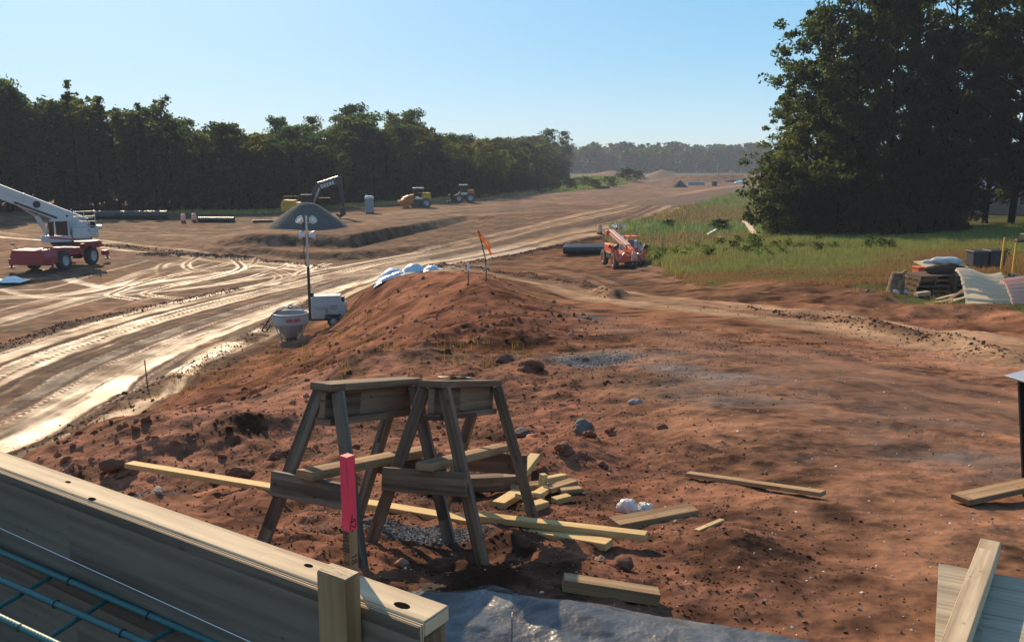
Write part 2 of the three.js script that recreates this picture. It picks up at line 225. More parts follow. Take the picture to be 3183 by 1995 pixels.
  for (let k = 0; k < 12; k++) track(map, RAMP, 0.16 + R() * 0.4, (R() - 0.5) * 3.6, { wet: 0.1 + R() * 0.25, col: R() < 0.65 ? [0.29, 0.18, 0.105] : [0.1, 0.058, 0.037], cover: 0.7, tread: R() < 0.4 ? 0.6 : 0, seed: 300 + k });
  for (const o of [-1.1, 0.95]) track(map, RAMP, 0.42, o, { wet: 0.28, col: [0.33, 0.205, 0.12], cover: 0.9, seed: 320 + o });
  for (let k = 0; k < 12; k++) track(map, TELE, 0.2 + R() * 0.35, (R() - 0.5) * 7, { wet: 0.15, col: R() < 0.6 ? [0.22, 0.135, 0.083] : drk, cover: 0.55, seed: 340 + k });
  // shallow passes over the fill on the right, where plant has driven up to the abutment
  const PASS = [[[2.6, -26], [4.4, -16], [6, -9], [7, -3]], [[5, -22], [6.4, -14], [7.5, -8], [8.5, -3]], [[1.52, -21.41], [3.52, -14.42], [5.15, -11.58], [6.39, -10.27]]];
  PASS.forEach((P, i) => { for (let k = 0; k < 7; k++) track(map, P, 0.18 + R() * 0.3, (R() - 0.5) * 4.5, { wet: 0.05, col: [[0.21, 0.105, 0.062], [0.1, 0.054, 0.035], [0.16, 0.098, 0.066]][k % 3], cover: 0.4 + R() * 0.25, tread: k % 2 ? 0.35 : 0, seed: 360 + i * 9 + k, depth: 0.12 }); });
  rows();
}
function mapTextures(map, gain, spec) {
  const n = map.n, C = new Uint8Array(n * n * 4), Q = new Uint8Array(n * n * 4), S = new Uint8Array(n * n * 4), enc = new Uint8Array(4097);
  for (let i = 0; i <= 4096; i++) { const v = i / 4096; enc[i] = Math.round(255 * (v < 0.0031308 ? 12.92 * v : 1.055 * Math.pow(v, 1 / 2.4) - 0.055)); }
  for (let k = 0; k < n * n; k++) {
    for (let c = 0; c < 3; c++) C[k * 4 + c] = enc[(clamp(map.c[k * 3 + c]) * 4096) | 0];
    const q = clamp(map.r[k], 0.05, 1) * 255; Q[k * 4] = Q[k * 4 + 1] = Q[k * 4 + 2] = q; const h = clamp(map.h[k]) * 255; S[k * 4] = S[k * 4 + 1] = S[k * 4 + 2] = h; C[k * 4 + 3] = Q[k * 4 + 3] = S[k * 4 + 3] = 255;
  }
  const T = (d, srgb) => { const t = new THREE.DataTexture(d, n, n, THREE.RGBAFormat); t.magFilter = THREE.LinearFilter; t.minFilter = THREE.LinearMipmapLinearFilter; t.generateMipmaps = true; if (srgb) t.colorSpace = THREE.SRGBColorSpace; t.needsUpdate = true; return t; };
  const m = new THREE.MeshPhysicalMaterial({ map: T(C, true), roughnessMap: T(Q), roughness: 1, bumpMap: T(S), bumpScale: gain, metalness: 0, specularIntensity: spec }); if (spec >= 0.5) { const A = new Uint8Array(n * n * 4).fill(255); for (let k = 0; k < n * n; k++) A[k * 4 + 3] = 255 * (0.1 + 0.9 * ss(0.86, 0.56, map.r[k])); m.specularIntensityMap = T(A); } return m;
}
const nearMap = makeMap(-9, 9, -18, 0, 2048), midMap = makeMap(-66, 66, -146, -14, 2048);
const GRAVEL = [ // patches of blue-grey crushed stone spilled on the clay: x, z, radius across, along
  [-3, -6.44, 0.42, 0.22], [-0.55, -4.82, 0.40, 0.2], [1.43, -16.16, 1.05, 1.0], [0.4, -6.44, 0.2, 0.1]];
const gravelAt = (x, z) => { let g = 0; GRAVEL.forEach((p, i) => { const u = (x - p[0]) / p[2], v = (z - p[1]) / p[3], q = u * u + v * v; if (q < 5) g = Math.max(g, Math.exp(-q * 0.9) * (i > 2 ? 0.75 : 1)); }); return ss(0.32, 0.62, g + 0.22 * fn(x * 0.7, z * 0.7)); };
const BAND = [[2.23, -26.11], [2.7, -21.66], [2.55, -17.61], [2.68, -14.5], [3.17, -12.42], [3.59, -10.69], [3.86, -9.36], [3.63, -7.91], [3.22, -6.6]];
for (const map of [nearMap, midMap]) {
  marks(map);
  stroke(map, BAND, 1.6, (k, v, s, x, z) => { const a = Math.exp(-v * v * 3) * ss(-0.35, 0.5, fn(x * 0.14 + 1, z * 0.14) + 0.5 * fn(x * 0.6, z * 0.6)) * 0.85, q = 1 + 0.5 * fn(x * 2, z * 2); tint(map, k, [0.125 * q, 0.122 * q, 0.118 * q], a); });
  const n = map.n; for (const p of GRAVEL) { const i0 = Math.max(0, Math.floor((p[0] - p[2] * 2.2 - map.x0) * map.sx)), i1 = Math.min(n, (p[0] + p[2] * 2.2 - map.x0) * map.sx), j0 = Math.max(0, Math.floor((p[1] - p[3] * 2.2 - map.z0) * map.sz)), j1 = Math.min(n, (p[1] + p[3] * 2.2 - map.z0) * map.sz);
    for (let j = j0; j < j1; j++) for (let i = i0; i < i1; i++) { const x = map.x0 + i / map.sx, z = map.z0 + j / map.sz, g = gravelAt(x, z) * 0.85; if (g > 0.01) { const k = j * n + i, s = 0.8 + 0.5 * fn(x * 3, z * 3); tint(map, k, [0.11 * s, 0.112 * s, 0.115 * s], g); } } }
}

// ---------------------------------------------------------------- naming and building helpers
const taken = {};
const numbered = (name) => { const k = (taken[name] = (taken[name] ?? -1) + 1); return k ? `${name}_${String(k).padStart(3, '0')}` : name; };
function tag(o, label, category, group, kind) { o.userData.label = label; o.userData.category = category; if (group) o.userData.group = group; if (kind) o.userData.kind = kind; return o; }
function mesh(parent, name, geo, m) { const o = new THREE.Mesh(geo, m); o.name = parent === scene ? numbered(name) : name; o.castShadow = o.receiveShadow = true; parent.add(o); return o; }
function structure(name, geo, m) { const o = mesh(scene, name, geo, m); o.userData.kind = 'structure'; return o; }
function thing(name, label, category, [x, y, z] = [0, 0, 0], turn = 0, group) { const o = new THREE.Group(); o.name = numbered(name); o.position.set(x, y, z); o.rotation.y = turn; scene.add(o); return tag(o, label, category, group); }
const mats = {};
function paint(key, c, roughness = 0.6, metalness = 0, extra = {}) { return mats[key] ??= new THREE.MeshPhysicalMaterial({ color: new THREE.Color().setRGB(...c), roughness, metalness, ...extra }); }

// ---------------------------------------------------------------- the ground, one continuous sheet in three pieces
{
  const az = [], A = Math.PI / 180; for (let a = -180; a < -41; a += 4) az.push(a); for (let a = -41; a <= 41; a += 0.17) az.push(a); for (let a = 45; a < 180; a += 4) az.push(a); az.push(180);
  const rr = []; for (let r = 0.9; r < 430; r *= r > 3.2 && r < 20 ? 1.0041 : 1.0078) rr.push(r); for (let r = 460; r < 2600; r *= 1.12) rr.push(r);
  const na = az.length, nr = rr.length, pos = new Float32Array(na * nr * 3), col = new Float32Array(na * nr * 3), uvN = new Float32Array(na * nr * 2), uvM = new Float32Array(na * nr * 2), o = [0, 0, 0, 0, 0];
  const mid = midMap, near = nearMap, RIGHT = [[-14.6, -8], [-14.2, -24], [-13.13, -30.62], [-12.54, -45.11], [-10.53, -60.8], [-4.29, -42.83], [-1.6, -71.95], [8, -85.45], [21.24, -124.98], [60, -230], [90, -330], [200, -330], [200, 0]];
  const dry = (x, z) => inPoly(RIGHT, x, z);
  for (let j = 0, k = 0; j < nr; j++) for (let i = 0; i < na; i++, k++) {
    const x = Math.sin(az[i] * A) * rr[j], z = -Math.cos(az[i] * A) * rr[j];
    pos[k * 3] = x; pos[k * 3 + 1] = ground(x, z); pos[k * 3 + 2] = z;
    soil(x, z, o);
    if (z < -130 && z > -400 && x > -20 && x < 160) { // wheel paths of the haul road beyond the detailed sheet
      let best = 1e9, off = 0, run = 0; for (let q = 1; q < HAUL.length; q++) { const A2 = HAUL[q - 1], B2 = HAUL[q], d = distSeg(x, z, A2, B2); if (d < best) { best = d; const l = Math.hypot(B2[0] - A2[0], B2[1] - A2[1]); off = ((x - A2[0]) * (B2[1] - A2[1]) - (z - A2[1]) * (B2[0] - A2[0])) / l; run = q; } }
      if (best < 7.5) { const s = fn(off * 0.11 + 0.3, z * 0.004) + 0.4 * fn(off * 0.3, z * 0.01 + 0.5), a2 = ss(7.5, 5.5, best) * 0.8, c2 = s > 0.02 ? [0.31, 0.19, 0.1] : [0.1, 0.06, 0.037]; for (let q = 0; q < 3; q++) o[q] = lerp(o[q], c2[q], a2 * ss(0, 0.22, Math.abs(s))); }
    }
    col[k * 3] = o[0]; col[k * 3 + 1] = o[1]; col[k * 3 + 2] = o[2];
    uvN[k * 2] = (x - near.x0) / (near.x1 - near.x0); uvN[k * 2 + 1] = (z - near.z0) / (near.z1 - near.z0);
    uvM[k * 2] = (x - mid.x0) / (mid.x1 - mid.x0); uvM[k * 2 + 1] = (z - mid.z0) / (mid.z1 - mid.z0);
  }
  const idx = [[], [], [], []], inside = (m, k, e) => pos[k * 3] > m.x0 + e && pos[k * 3] < m.x1 - e && pos[k * 3 + 2] > m.z0 + e && pos[k * 3 + 2] < m.z1 - e;
  for (let j = 0; j < nr - 1; j++) for (let i = 0; i < na - 1; i++) {
    const a = j * na + i, b = a + 1, c = a + na, d = c + 1, w = inside(near, a, 0.3) && inside(near, d, 0.3) ? 0 : inside(mid, a, 0.5) && inside(mid, d, 0.5) ? (dry(pos[a * 3], pos[a * 3 + 2]) ? 3 : 1) : 2;
    idx[w].push(a, b, c, b, d, c);
  }
  const full = new THREE.BufferGeometry(); full.setAttribute('position', new THREE.BufferAttribute(pos, 3)); full.setIndex(idx.flat()); full.computeVertexNormals();
  const nor = full.attributes.normal.array;
  const piece = (w) => { // compact copy of one piece with the shared normals
    const map = new Map(), P = [], N = [], C = [], U = [], I = [], uv = w === 0 ? uvN : uvM;
    for (const k of idx[w]) { let q = map.get(k); if (q === undefined) { q = map.size; map.set(k, q); P.push(pos[k * 3], pos[k * 3 + 1], pos[k * 3 + 2]); N.push(nor[k * 3], nor[k * 3 + 1], nor[k * 3 + 2]); C.push(col[k * 3], col[k * 3 + 1], col[k * 3 + 2]); U.push(uv[k * 2], uv[k * 2 + 1]); } I.push(q); }
    const g = new THREE.BufferGeometry(); g.setAttribute('position', new THREE.Float32BufferAttribute(P, 3)); g.setAttribute('normal', new THREE.Float32BufferAttribute(N, 3)); if (w === 2) g.setAttribute('color', new THREE.Float32BufferAttribute(C, 3)); else g.setAttribute('uv', new THREE.Float32BufferAttribute(U, 2)); g.setIndex(I); return g;
  };
  structure('dirt_ground', piece(0), mapTextures(nearMap, 0.055, 0.12));
  const damp = mapTextures(midMap, 0.12, 1), loose = damp.clone(); loose.specularIntensity = 0.12;
  structure('muddy_ground', piece(1), damp);
  structure('bank_ground', piece(3), loose);
  structure('far_ground', piece(2), new THREE.MeshPhysicalMaterial({ vertexColors: true, roughness: 0.95, specularIntensity: 0.25 }));
}

{ // loose clods and crumbs of clay, white chips of stone, spilled gravel
  const R = rng(77), M = new THREE.Matrix4(), q = new THREE.Quaternion(), e = new THREE.Euler(), C = new THREE.Color(), o = [0, 0, 0, 0, 0];
  const lump = (seed, detail, rough) => { const g = mergeVertices(new THREE.IcosahedronGeometry(1, detail).deleteAttribute('uv').deleteAttribute('normal')), p = g.attributes.position; for (let i = 0; i < p.count; i++) { const s = 1 + rough * fn(p.getX(i) * 0.21 + seed, p.getY(i) * 0.21 + p.getZ(i) * 0.17); p.setXYZ(i, p.getX(i) * s, p.getY(i) * s * 0.72, p.getZ(i) * s); } const n = g.toNonIndexed(); n.computeVertexNormals(); return n; };
  const scatter = (name, label, category, geo, m, n, sample, size, color) => { const s = new THREE.InstancedMesh(geo, m, n); s.name = name; s.castShadow = s.receiveShadow = true; let i = 0, guard = 0; while (i < n && guard++ < n * 40) { const p = sample(); if (!p) continue; const r = size(p[0], p[1]); M.compose(new THREE.Vector3(p[0], ground(p[0], p[1]) + r * 0.1, p[1]), q.setFromEuler(e.set(R() * 6.3, R() * 6.3, R() * 6.3)), new THREE.Vector3(r, r * (0.45 + 0.4 * R()), r * (0.7 + 0.5 * R()))); s.setMatrixAt(i, M); const c = color(p[0], p[1]); s.setColorAt(i, C.setRGB(c[0], c[1], c[2])); i++; } s.count = i; scene.add(s); return tag(s, label, category, undefined, 'stuff'); };
  const clay = new THREE.MeshPhysicalMaterial({ roughness: 0.95, specularIntensity: 0.15 }), stone = new THREE.MeshPhysicalMaterial({ roughness: 0.85, specularIntensity: 0.2 });
  const soilC = (x, z) => { soil(x, z, o); const m = 1.0 + 0.9 * R(); return [o[0] * m, o[1] * m, o[2] * m]; };
  const wedge = (r0, r1, half) => { const r = r0 * Math.pow(r1 / r0, R()), a = (R() - 0.5) * 2 * half; return [Math.sin(a) * r, -Math.cos(a) * r]; };
  scatter('soil_crumbs', 'small crumbs of red clay strewn over the foreground', 'soil', lump(3, 1, 0.7), clay, 26000, () => { const p = wedge(3.2, 30, 0.6); return fn(p[0] * 0.16 + 6, p[1] * 0.16) + bankness(p[0], p[1]) * 0.2 > R() * 0.8 - 0.12 ? p : null; }, (x, z) => (0.003 + 0.008 * R() ** 3) * (0.6 + 0.06 * Math.hypot(x, z)), soilC);
  scatter('soil_clods', 'fist-sized clods of clay lying on the bank', 'soil', lump(5, 1, 0.7), clay, 2600, () => { const p = wedge(9, 46, 0.5), b = bankness(p[0], p[1]); return b > 0.15 && fn(p[0] * 0.09, p[1] * 0.09) > R() * 1.2 - 0.55 ? p : null; }, (x, z) => (0.012 + 0.05 * R() ** 4) * (0.6 + 0.03 * Math.hypot(x, z)), soilC);
  scatter('road_clods', 'dark clods of mud along the ruts and windrows of the roads', 'soil', lump(6, 1, 0.7), clay, 9000, () => { const w = WINDROWS[Math.floor(R() * WINDROWS.length)], i = 1 + Math.floor(R() * (w[0].length - 1)), t = R(); return [lerp(w[0][i - 1][0], w[0][i][0], t) + (R() + R() - 1) * w[2] * 1.6, lerp(w[0][i - 1][1], w[0][i][1], t) + (R() + R() - 1) * w[2] * 1.6]; }, (x, z) => (0.02 + 0.06 * R() ** 3) * (0.4 + 0.008 * Math.hypot(x, z)), () => { const m = 0.7 + 0.5 * R(); return [0.12 * m, 0.066 * m, 0.043 * m]; });
  scatter('stone_chips', 'pale chips of stone scattered over the clay', 'stones', lump(9, 0, 0.3), stone, 2600, () => wedge(3.4, 34, 0.62), (x, z) => (0.004 + 0.012 * R() ** 3) * (0.8 + 0.055 * Math.hypot(x, z)), () => { const m = 0.3 + 0.45 * R(); return [m, m * 0.88, m * 0.74]; });
  GRAVEL.slice(0, 3).forEach((g, k) => scatter('gravel_patch', ['blue-grey gravel spilled by the wooden form on the left', 'blue-grey gravel spilled under the sawhorses', 'dark blue-grey gravel heap in the middle distance'][k], 'gravel', lump(12 + k, 0, 0.4), stone, [2200, 2600, 4200][k], () => { const a = R() * 6.28, d = Math.sqrt(-Math.log(1 - R() * 0.97)) * 0.62, x = g[0] + Math.cos(a) * d * g[2], z = g[1] + Math.sin(a) * d * g[3]; return fn(x * 0.45, z * 0.45) > R() * 1.1 - 0.55 ? [x, z] : null; }, (x, z) => (0.004 + 0.009 * R() * R()) * (0.75 + 0.045 * Math.hypot(x, z)), () => { const m = 0.09 + 0.14 * R(); return [m, m * 1.0, m * 0.99]; }));
  const bp = curve(BAND, 0.1); scatter('gravel_spread', 'thin trail of grey gravel crossing the clay from the middle to the right', 'gravel', lump(17, 0, 0.4), stone, 5200, () => { const p = bp[Math.floor(R() * bp.length)], x = p.x + (R() + R() + R() - 1.5) * 1.3, z = p.z + (R() + R() + R() - 1.5) * 0.9; return fn(x * 0.3 + 1, z * 0.3) > R() * 1.3 - 0.35 ? [x, z] : null; }, (x, z) => (0.004 + 0.008 * R() * R()) * (0.7 + 0.04 * Math.hypot(x, z)), () => { const m = 0.1 + 0.16 * R(); return [m, m * 0.98, m * 0.95]; });
}

// ---------------------------------------------------------------- vegetation
class Leaves { // many small leaf faces in one geometry
  constructor() { this.p = []; this.n = []; this.c = []; this.i = []; }
  leaf(x, y, z, nx, ny, nz, ang, len, wid, c, m) {
    let ax = 0, ay = 1, az = 0; if (Math.abs(ny) > 0.9) { ax = 1; ay = 0; }
    let ux = ny * az - nz * ay, uy = nz * ax - nx * az, uz = nx * ay - ny * ax; const l = Math.hypot(ux, uy, uz); ux /= l; uy /= l; uz /= l;
    const vx = ny * uz - nz * uy, vy = nz * ux - nx * uz, vz = nx * uy - ny * ux, ca = Math.cos(ang), sa = Math.sin(ang);
    const ex = (ux * ca + vx * sa) * len, ey = (uy * ca + vy * sa) * len, ez = (uz * ca + vz * sa) * len, fx = (vx * ca - ux * sa) * wid, fy = (vy * ca - uy * sa) * wid, fz = (vz * ca - uz * sa) * wid, k = this.p.length / 3;
    this.p.push(x - ex, y - ey, z - ez, x + fx, y + fy, z + fz, x + ex, y + ey, z + ez, x - fx, y - fy, z - fz);
    for (let q = 0; q < 4; q++) { this.n.push(nx, ny, nz); this.c.push(c[0] * m, c[1] * m, c[2] * m); }
    this.i.push(k, k + 1, k + 2, k, k + 2, k + 3);
  }
  build() { const g = new THREE.BufferGeometry(); g.setAttribute('position', new THREE.Float32BufferAttribute(this.p, 3)); g.setAttribute('normal', new THREE.Float32BufferAttribute(this.n, 3)); g.setAttribute('color', new THREE.Float32BufferAttribute(this.c, 3)); g.setIndex(this.i); return g; }
}
function tube(pts, radii, seg = 6) { // tapered limb
  const P = [], N = [], I = [], U = []; const a = new THREE.Vector3(), t = new THREE.Vector3(), u = new THREE.Vector3(), v = new THREE.Vector3();
  pts.forEach((p, i) => {
    t.copy(pts[Math.min(i + 1, pts.length - 1)]).sub(pts[Math.max(i - 1, 0)]).normalize(); u.set(Math.abs(t.y) > 0.9 ? 1 : 0, Math.abs(t.y) > 0.9 ? 0 : 1, 0).cross(t).normalize(); v.copy(t).cross(u);
    for (let k = 0; k <= seg; k++) { const q = k / seg * Math.PI * 2; a.copy(u).multiplyScalar(Math.cos(q)).addScaledVector(v, Math.sin(q)); N.push(a.x, a.y, a.z); P.push(p.x + a.x * radii[i], p.y + a.y * radii[i], p.z + a.z * radii[i]); U.push(k / seg, i); }
    if (i) for (let k = 0; k < seg; k++) { const b = i * (seg + 1) + k, c = b - seg - 1; I.push(c, b, c + 1, c + 1, b, b + 1); }
  });
  const g = new THREE.BufferGeometry(); g.setAttribute('position', new THREE.Float32BufferAttribute(P, 3)); g.setAttribute('normal', new THREE.Float32BufferAttribute(N, 3)); g.setAttribute('uv', new THREE.Float32BufferAttribute(U, 2)); g.setIndex(I); return g;
}
const V3 = (x, y, z) => new THREE.Vector3(x, y, z);
function treeShape({ seed, height, radius, base = 0.25, limbs = 18, clumps = 5, leaves = 4000, size = 0.3, clump = 0.9, hue = [0.055, 0.085, 0.022], cone = 0, open = 0 }) {
  const R = rng(seed), L = new Leaves(), wood = [], bend = [(R() - 0.5) * height * 0.08, (R() - 0.5) * height * 0.08];
  const trunkAt = (t) => V3(bend[0] * Math.sin(t * 3), t * height * 0.93, bend[1] * Math.sin(t * 2.4));
  const tr = 0.010 * height + 0.04; wood.push(tube([0, 0.02, 0.15, 0.35, 0.55, 0.75, 0.93].map(trunkAt), [1.5, 1.15, 0.95, 0.8, 0.6, 0.38, 0.12].map((q) => q * tr), 7));
  const spots = [];
  for (let k = 0; k < limbs; k++) {
    const t = base + (1 - base) * ((k + R() * 0.9) / limbs), q = (t - base) / (1 - base), prof = cone ? (1 - q) ** 0.8 : Math.pow(Math.sin(Math.PI * clamp(0.14 + 0.70 * q)), 0.75);
    const len = radius * prof * (0.55 + 0.65 * R()) + 0.25, az = k * 2.4 + R() * 0.9, up = cone ? 0.05 : 0.35 + 0.5 * q + R() * 0.25, o = trunkAt(t * 0.94), d = V3(Math.cos(az), up, Math.sin(az)).normalize();
    const e = o.clone().addScaledVector(d, len), m = o.clone().addScaledVector(d, len * 0.5); m.y -= len * 0.06; wood.push(tube([o, m, e], [tr * 0.34 * (1.2 - q), tr * 0.2 * (1.2 - q), 0.015], 4));
    for (let c = 0; c < clumps; c++) { const s = 0.38 + 0.68 * (c + R()) / clumps, p = o.clone().lerp(e, s); p.x += (R() - 0.5) * len * 0.55; p.z += (R() - 0.5) * len * 0.55; p.y += (R() - 0.35) * len * 0.35; spots.push([p, clump * (0.5 + 0.75 * R()) * (cone ? 0.75 : 1), 0.72 + 0.55 * R(), R()]); }
  }
  for (let c = 0; c < clumps * 2; c++) { const p = trunkAt(0.98); p.y += (R() - 0.4) * radius * 0.35; p.x += (R() - 0.5) * radius * 0.5 * (cone ? 0.25 : 1); p.z += (R() - 0.5) * radius * 0.5 * (cone ? 0.25 : 1); spots.push([p, clump * (0.4 + 0.45 * R()), 0.8 + 0.5 * R(), R()]); }
  const per = leaves / spots.length;
  for (const [p, r, m, h] of spots) {
    const n = Math.round(per * (0.55 + 0.9 * R()) * (R() < open ? 0.25 : 1)), c = [hue[0] * (1 + 0.5 * (h - 0.5)), hue[1] * (1 + 0.3 * (h - 0.5)), hue[2]];
    for (let k = 0; k < n; k++) {
      const a = R() * 6.283, y = R() * 2 - 1, s = Math.sqrt(1 - y * y), q = r * Math.pow(R(), 0.45), x = p.x + Math.cos(a) * s * q, z = p.z + Math.sin(a) * s * q, yy = p.y + y * q * 0.62;
      let nx = (R() - 0.5) * 1.7 + Math.cos(a) * s * 0.5, ny = 0.05 + R() * 0.75, nz = (R() - 0.5) * 1.7 + Math.sin(a) * s * 0.5; const l = Math.hypot(nx, ny, nz);
      const z0 = size * (0.6 + 0.7 * R()); L.leaf(x, yy, z, nx / l, ny / l, nz / l, R() * 6.283, z0 * 0.62, z0 * 0.4, c, m * (0.75 + 0.5 * R()));
    }
  }
  return { wood: mergeGeometries(wood), crown: L.build() };
}
const ORD = ['leftmost', 'second', 'third', 'fourth', 'fifth', 'sixth', 'seventh', 'eighth', 'ninth', 'tenth', 'eleventh', 'twelfth'];
function tellApart(list) { // list of [thing, label]: things that would share a label are numbered from left to right as seen from the bridge
  const by = {}; for (const [o, l] of list) (by[l] ??= []).push(o);
  for (const [l, os] of Object.entries(by)) { os.sort((a, b) => a.position.x / -a.position.z - b.position.x / -b.position.z); os.forEach((o, i) => { o.userData.label = os.length < 2 ? l : l + ', ' + (i ? (i === os.length - 1 ? 'rightmost' : ORD[i] + ' from left') : 'leftmost'); }); }
}
const LANDMARK = [[60, 'left of the crane cab'], [235, 'behind the crane'], [385, 'behind the long black pipe'], [465, 'behind the traffic drums'], [560, 'behind the shorter black pipe'], [640, 'left of the gravel pile'], [740, 'behind the gravel pile'], [835, 'behind the excavator arm'], [900, 'behind the portable toilet'], [1020, 'behind the compactor'], [1125, 'behind the loader'], [1215, 'right of the loader'], [9999, 'beside the far meadow']];
const landmark = (x, z) => LANDMARK.find((m) => 1206 + x / -z * 2106 < m[0])[1];
const leafMat = new THREE.MeshPhysicalMaterial({ vertexColors: true, roughness: 0.9, transmission: 0.42, thickness: 0, specularIntensity: 0.9, clearcoat: 0.8, clearcoatRoughness: 0.32 });
const bark = paint('bark', [0.085, 0.066, 0.05], 0.95), paleBark = paint('pale bark', [0.22, 0.20, 0.17], 0.9);
function plantTree(name, shape, x, z, h, h0, label, category, group, turn, wide = 1, barkMat = bark) {
  const t = thing(name, label, category, [x, ground0(x, z) - 0.15, z], turn, group); mesh(t, 'trunk', shape.wood, barkMat); mesh(t, 'crown', shape.crown, leafMat); const s = h / h0; t.scale.set(s * wide, s, s * wide); return t;
}
{ // the wood along the left side of the clearing
  const shapes = [
    treeShape({ seed: 21, height: 16, radius: 3.4, base: 0.16, limbs: 22, leaves: 3900, size: 0.32, clump: 1.0, hue: [0.260, 0.406, 0.139] }),
    treeShape({ seed: 22, height: 16, radius: 3.0, base: 0.2, limbs: 20, leaves: 3600, size: 0.30, clump: 0.95, hue: [0.309, 0.471, 0.139] }),
    treeShape({ seed: 23, height: 16, radius: 3.9, base: 0.24, limbs: 20, leaves: 4200, size: 0.34, clump: 1.15, hue: [0.211, 0.390, 0.146] }),
    treeShape({ seed: 24, height: 16, radius: 2.6, base: 0.12, limbs: 24, leaves: 3450, size: 0.29, clump: 0.85, hue: [0.406, 0.480, 0.146] }),
    treeShape({ seed: 25, height: 16, radius: 3.3, base: 0.3, limbs: 16, leaves: 2850, size: 0.32, clump: 0.9, hue: [0.390, 0.455, 0.179], open: 0.35 }),
    treeShape({ seed: 26, height: 16, radius: 2.5, base: 0.15, limbs: 34, clumps: 4, leaves: 3450, size: 0.27, clump: 0.75, hue: [0.195, 0.325, 0.130], cone: 1 }),
  ];
  const SKY = [[-200, 190], [0, 205], [30, 190], [60, 222], [130, 222], [175, 192], [215, 228], [245, 236], [290, 262], [335, 248], [385, 244], [425, 272], [452, 296], [520, 286], [600, 298], [665, 284], [705, 300], [740, 280], [790, 286], [835, 256], [878, 282], [905, 298], [930, 272], [968, 268], [1003, 292], [1015, 312], [1060, 312], [1110, 322], [1160, 315], [1220, 318], [1270, 312], [1330, 314], [1346, 345], [1400, 380]].map(([a, b]) => [(a - 1206) / 2106, (385 - b) / 2106]);
  const LINE = [[-125, -112], [-95, -116], [-67.17, -116.08], [-52.08, -119.82], [-36.09, -124.18], [-28.74, -134.43], [-25.39, -148.96], [-15.89, -161.19], [-6.93, -168.43], [3.49, -214.77], [10.67, -266.15], [21.39, -347.81]];
  const named = [], R = rng(5), put = (x, z, f, row) => {
    const u = x / -z, d = Math.hypot(x, z) * Math.cos(Math.atan(u)), top = 8.3 + interp(SKY, u) * d, y = ground0(x, z), h = clamp((top - y) * f, 4, 26);
    const k = -z > 165 && R() < 0.55 ? (R() < 0.6 ? 3 : 1) : Math.floor(R() * 5), px = 1206 + u * 2106, sp = h > 15;
    named.push([plantTree('woodland_tree', shapes[k], x, z, h, 16, '', 'tree', 'trees of the wood along the left side of the clearing', R() * 6.28, 1.05 + R() * 0.4 + (row === 0 ? 0 : 0.1), R() < 0.3 ? paleBark : bark), ['round dark', 'olive', 'broad dark', 'slim yellowish', 'thin open'][k] + ' tree, ' + ['front', 'middle', 'back'][row] + ' row, ' + landmark(x, z)]);
  };
  for (let i = 1; i < LINE.length; i++) {
    const [a, b] = [LINE[i - 1], LINE[i]], len = Math.hypot(b[0] - a[0], b[1] - a[1]), dx = (b[0] - a[0]) / len, dz = (b[1] - a[1]) / len, nx = dz, nz = -dx, sg = nz > 0 ? -1 : 1, far = -(a[1] + b[1]) / 2;
    const gap = far > 220 ? 7 : far > 160 ? 5 : 4.0, rows = far > 220 ? 2 : 3;
    for (let row = 0; row < rows; row++) for (let s = R() * gap; s < len; s += gap * (0.8 + 0.4 * R())) {
      const off = row * gap * 0.95 + R() * 1.6 + 1; let x = a[0] + dx * s + nx * sg * off, z = a[1] + dz * s + nz * sg * off; put(x, z, row === 0 ? 0.6 + R() * 0.3 : row === 1 ? 0.8 + R() * 0.2 : 0.9 + R() * 0.14, row);
    }
  }
  { // the depth of the wood behind its edge trees, seen only as a mass
    const M = new THREE.Matrix4(), Q = new THREE.Quaternion(), up = V3(0, 1, 0), deep = treeShape({ seed: 90, height: 16, radius: 4, base: 0.04, limbs: 22, clumps: 5, leaves: 1400, size: 0.7, clump: 1.4, hue: [0.250, 0.340, 0.112] }), o = new THREE.InstancedMesh(deep.crown, leafMat, 300); o.name = 'woodland_interior'; o.castShadow = o.receiveShadow = true;
    let n = 0; for (let i = 1; i < LINE.length; i++) { const a = LINE[i - 1], b = LINE[i], len = Math.hypot(b[0] - a[0], b[1] - a[1]), dx = (b[0] - a[0]) / len, dz = (b[1] - a[1]) / len, sg = -dx > 0 ? -1 : 1; for (let row = 0; row < 4; row++) for (let s = R() * 5; s < len && n < 300; s += 5 + 2 * R()) { const off = 9 + row * 6 + R() * 3, x = a[0] + dx * s + dz * sg * off, z = a[1] + dz * s - dx * sg * off, u = x / -z, h = clamp((8.3 + interp(SKY, u) * -z - ground0(x, z)) * (0.72 + 0.22 * R()), 4, 24) / 16; M.compose(V3(x, ground0(x, z) - 0.2, z), Q.setFromAxisAngle(up, R() * 6.28), V3(h * 1.1, h, h * 1.1)); o.setMatrixAt(n++, M); } }
    o.count = n; tag(o, 'dense mass of trees filling the depth of the left wood', 'woodland', undefined, 'stuff'); scene.add(o);
  }
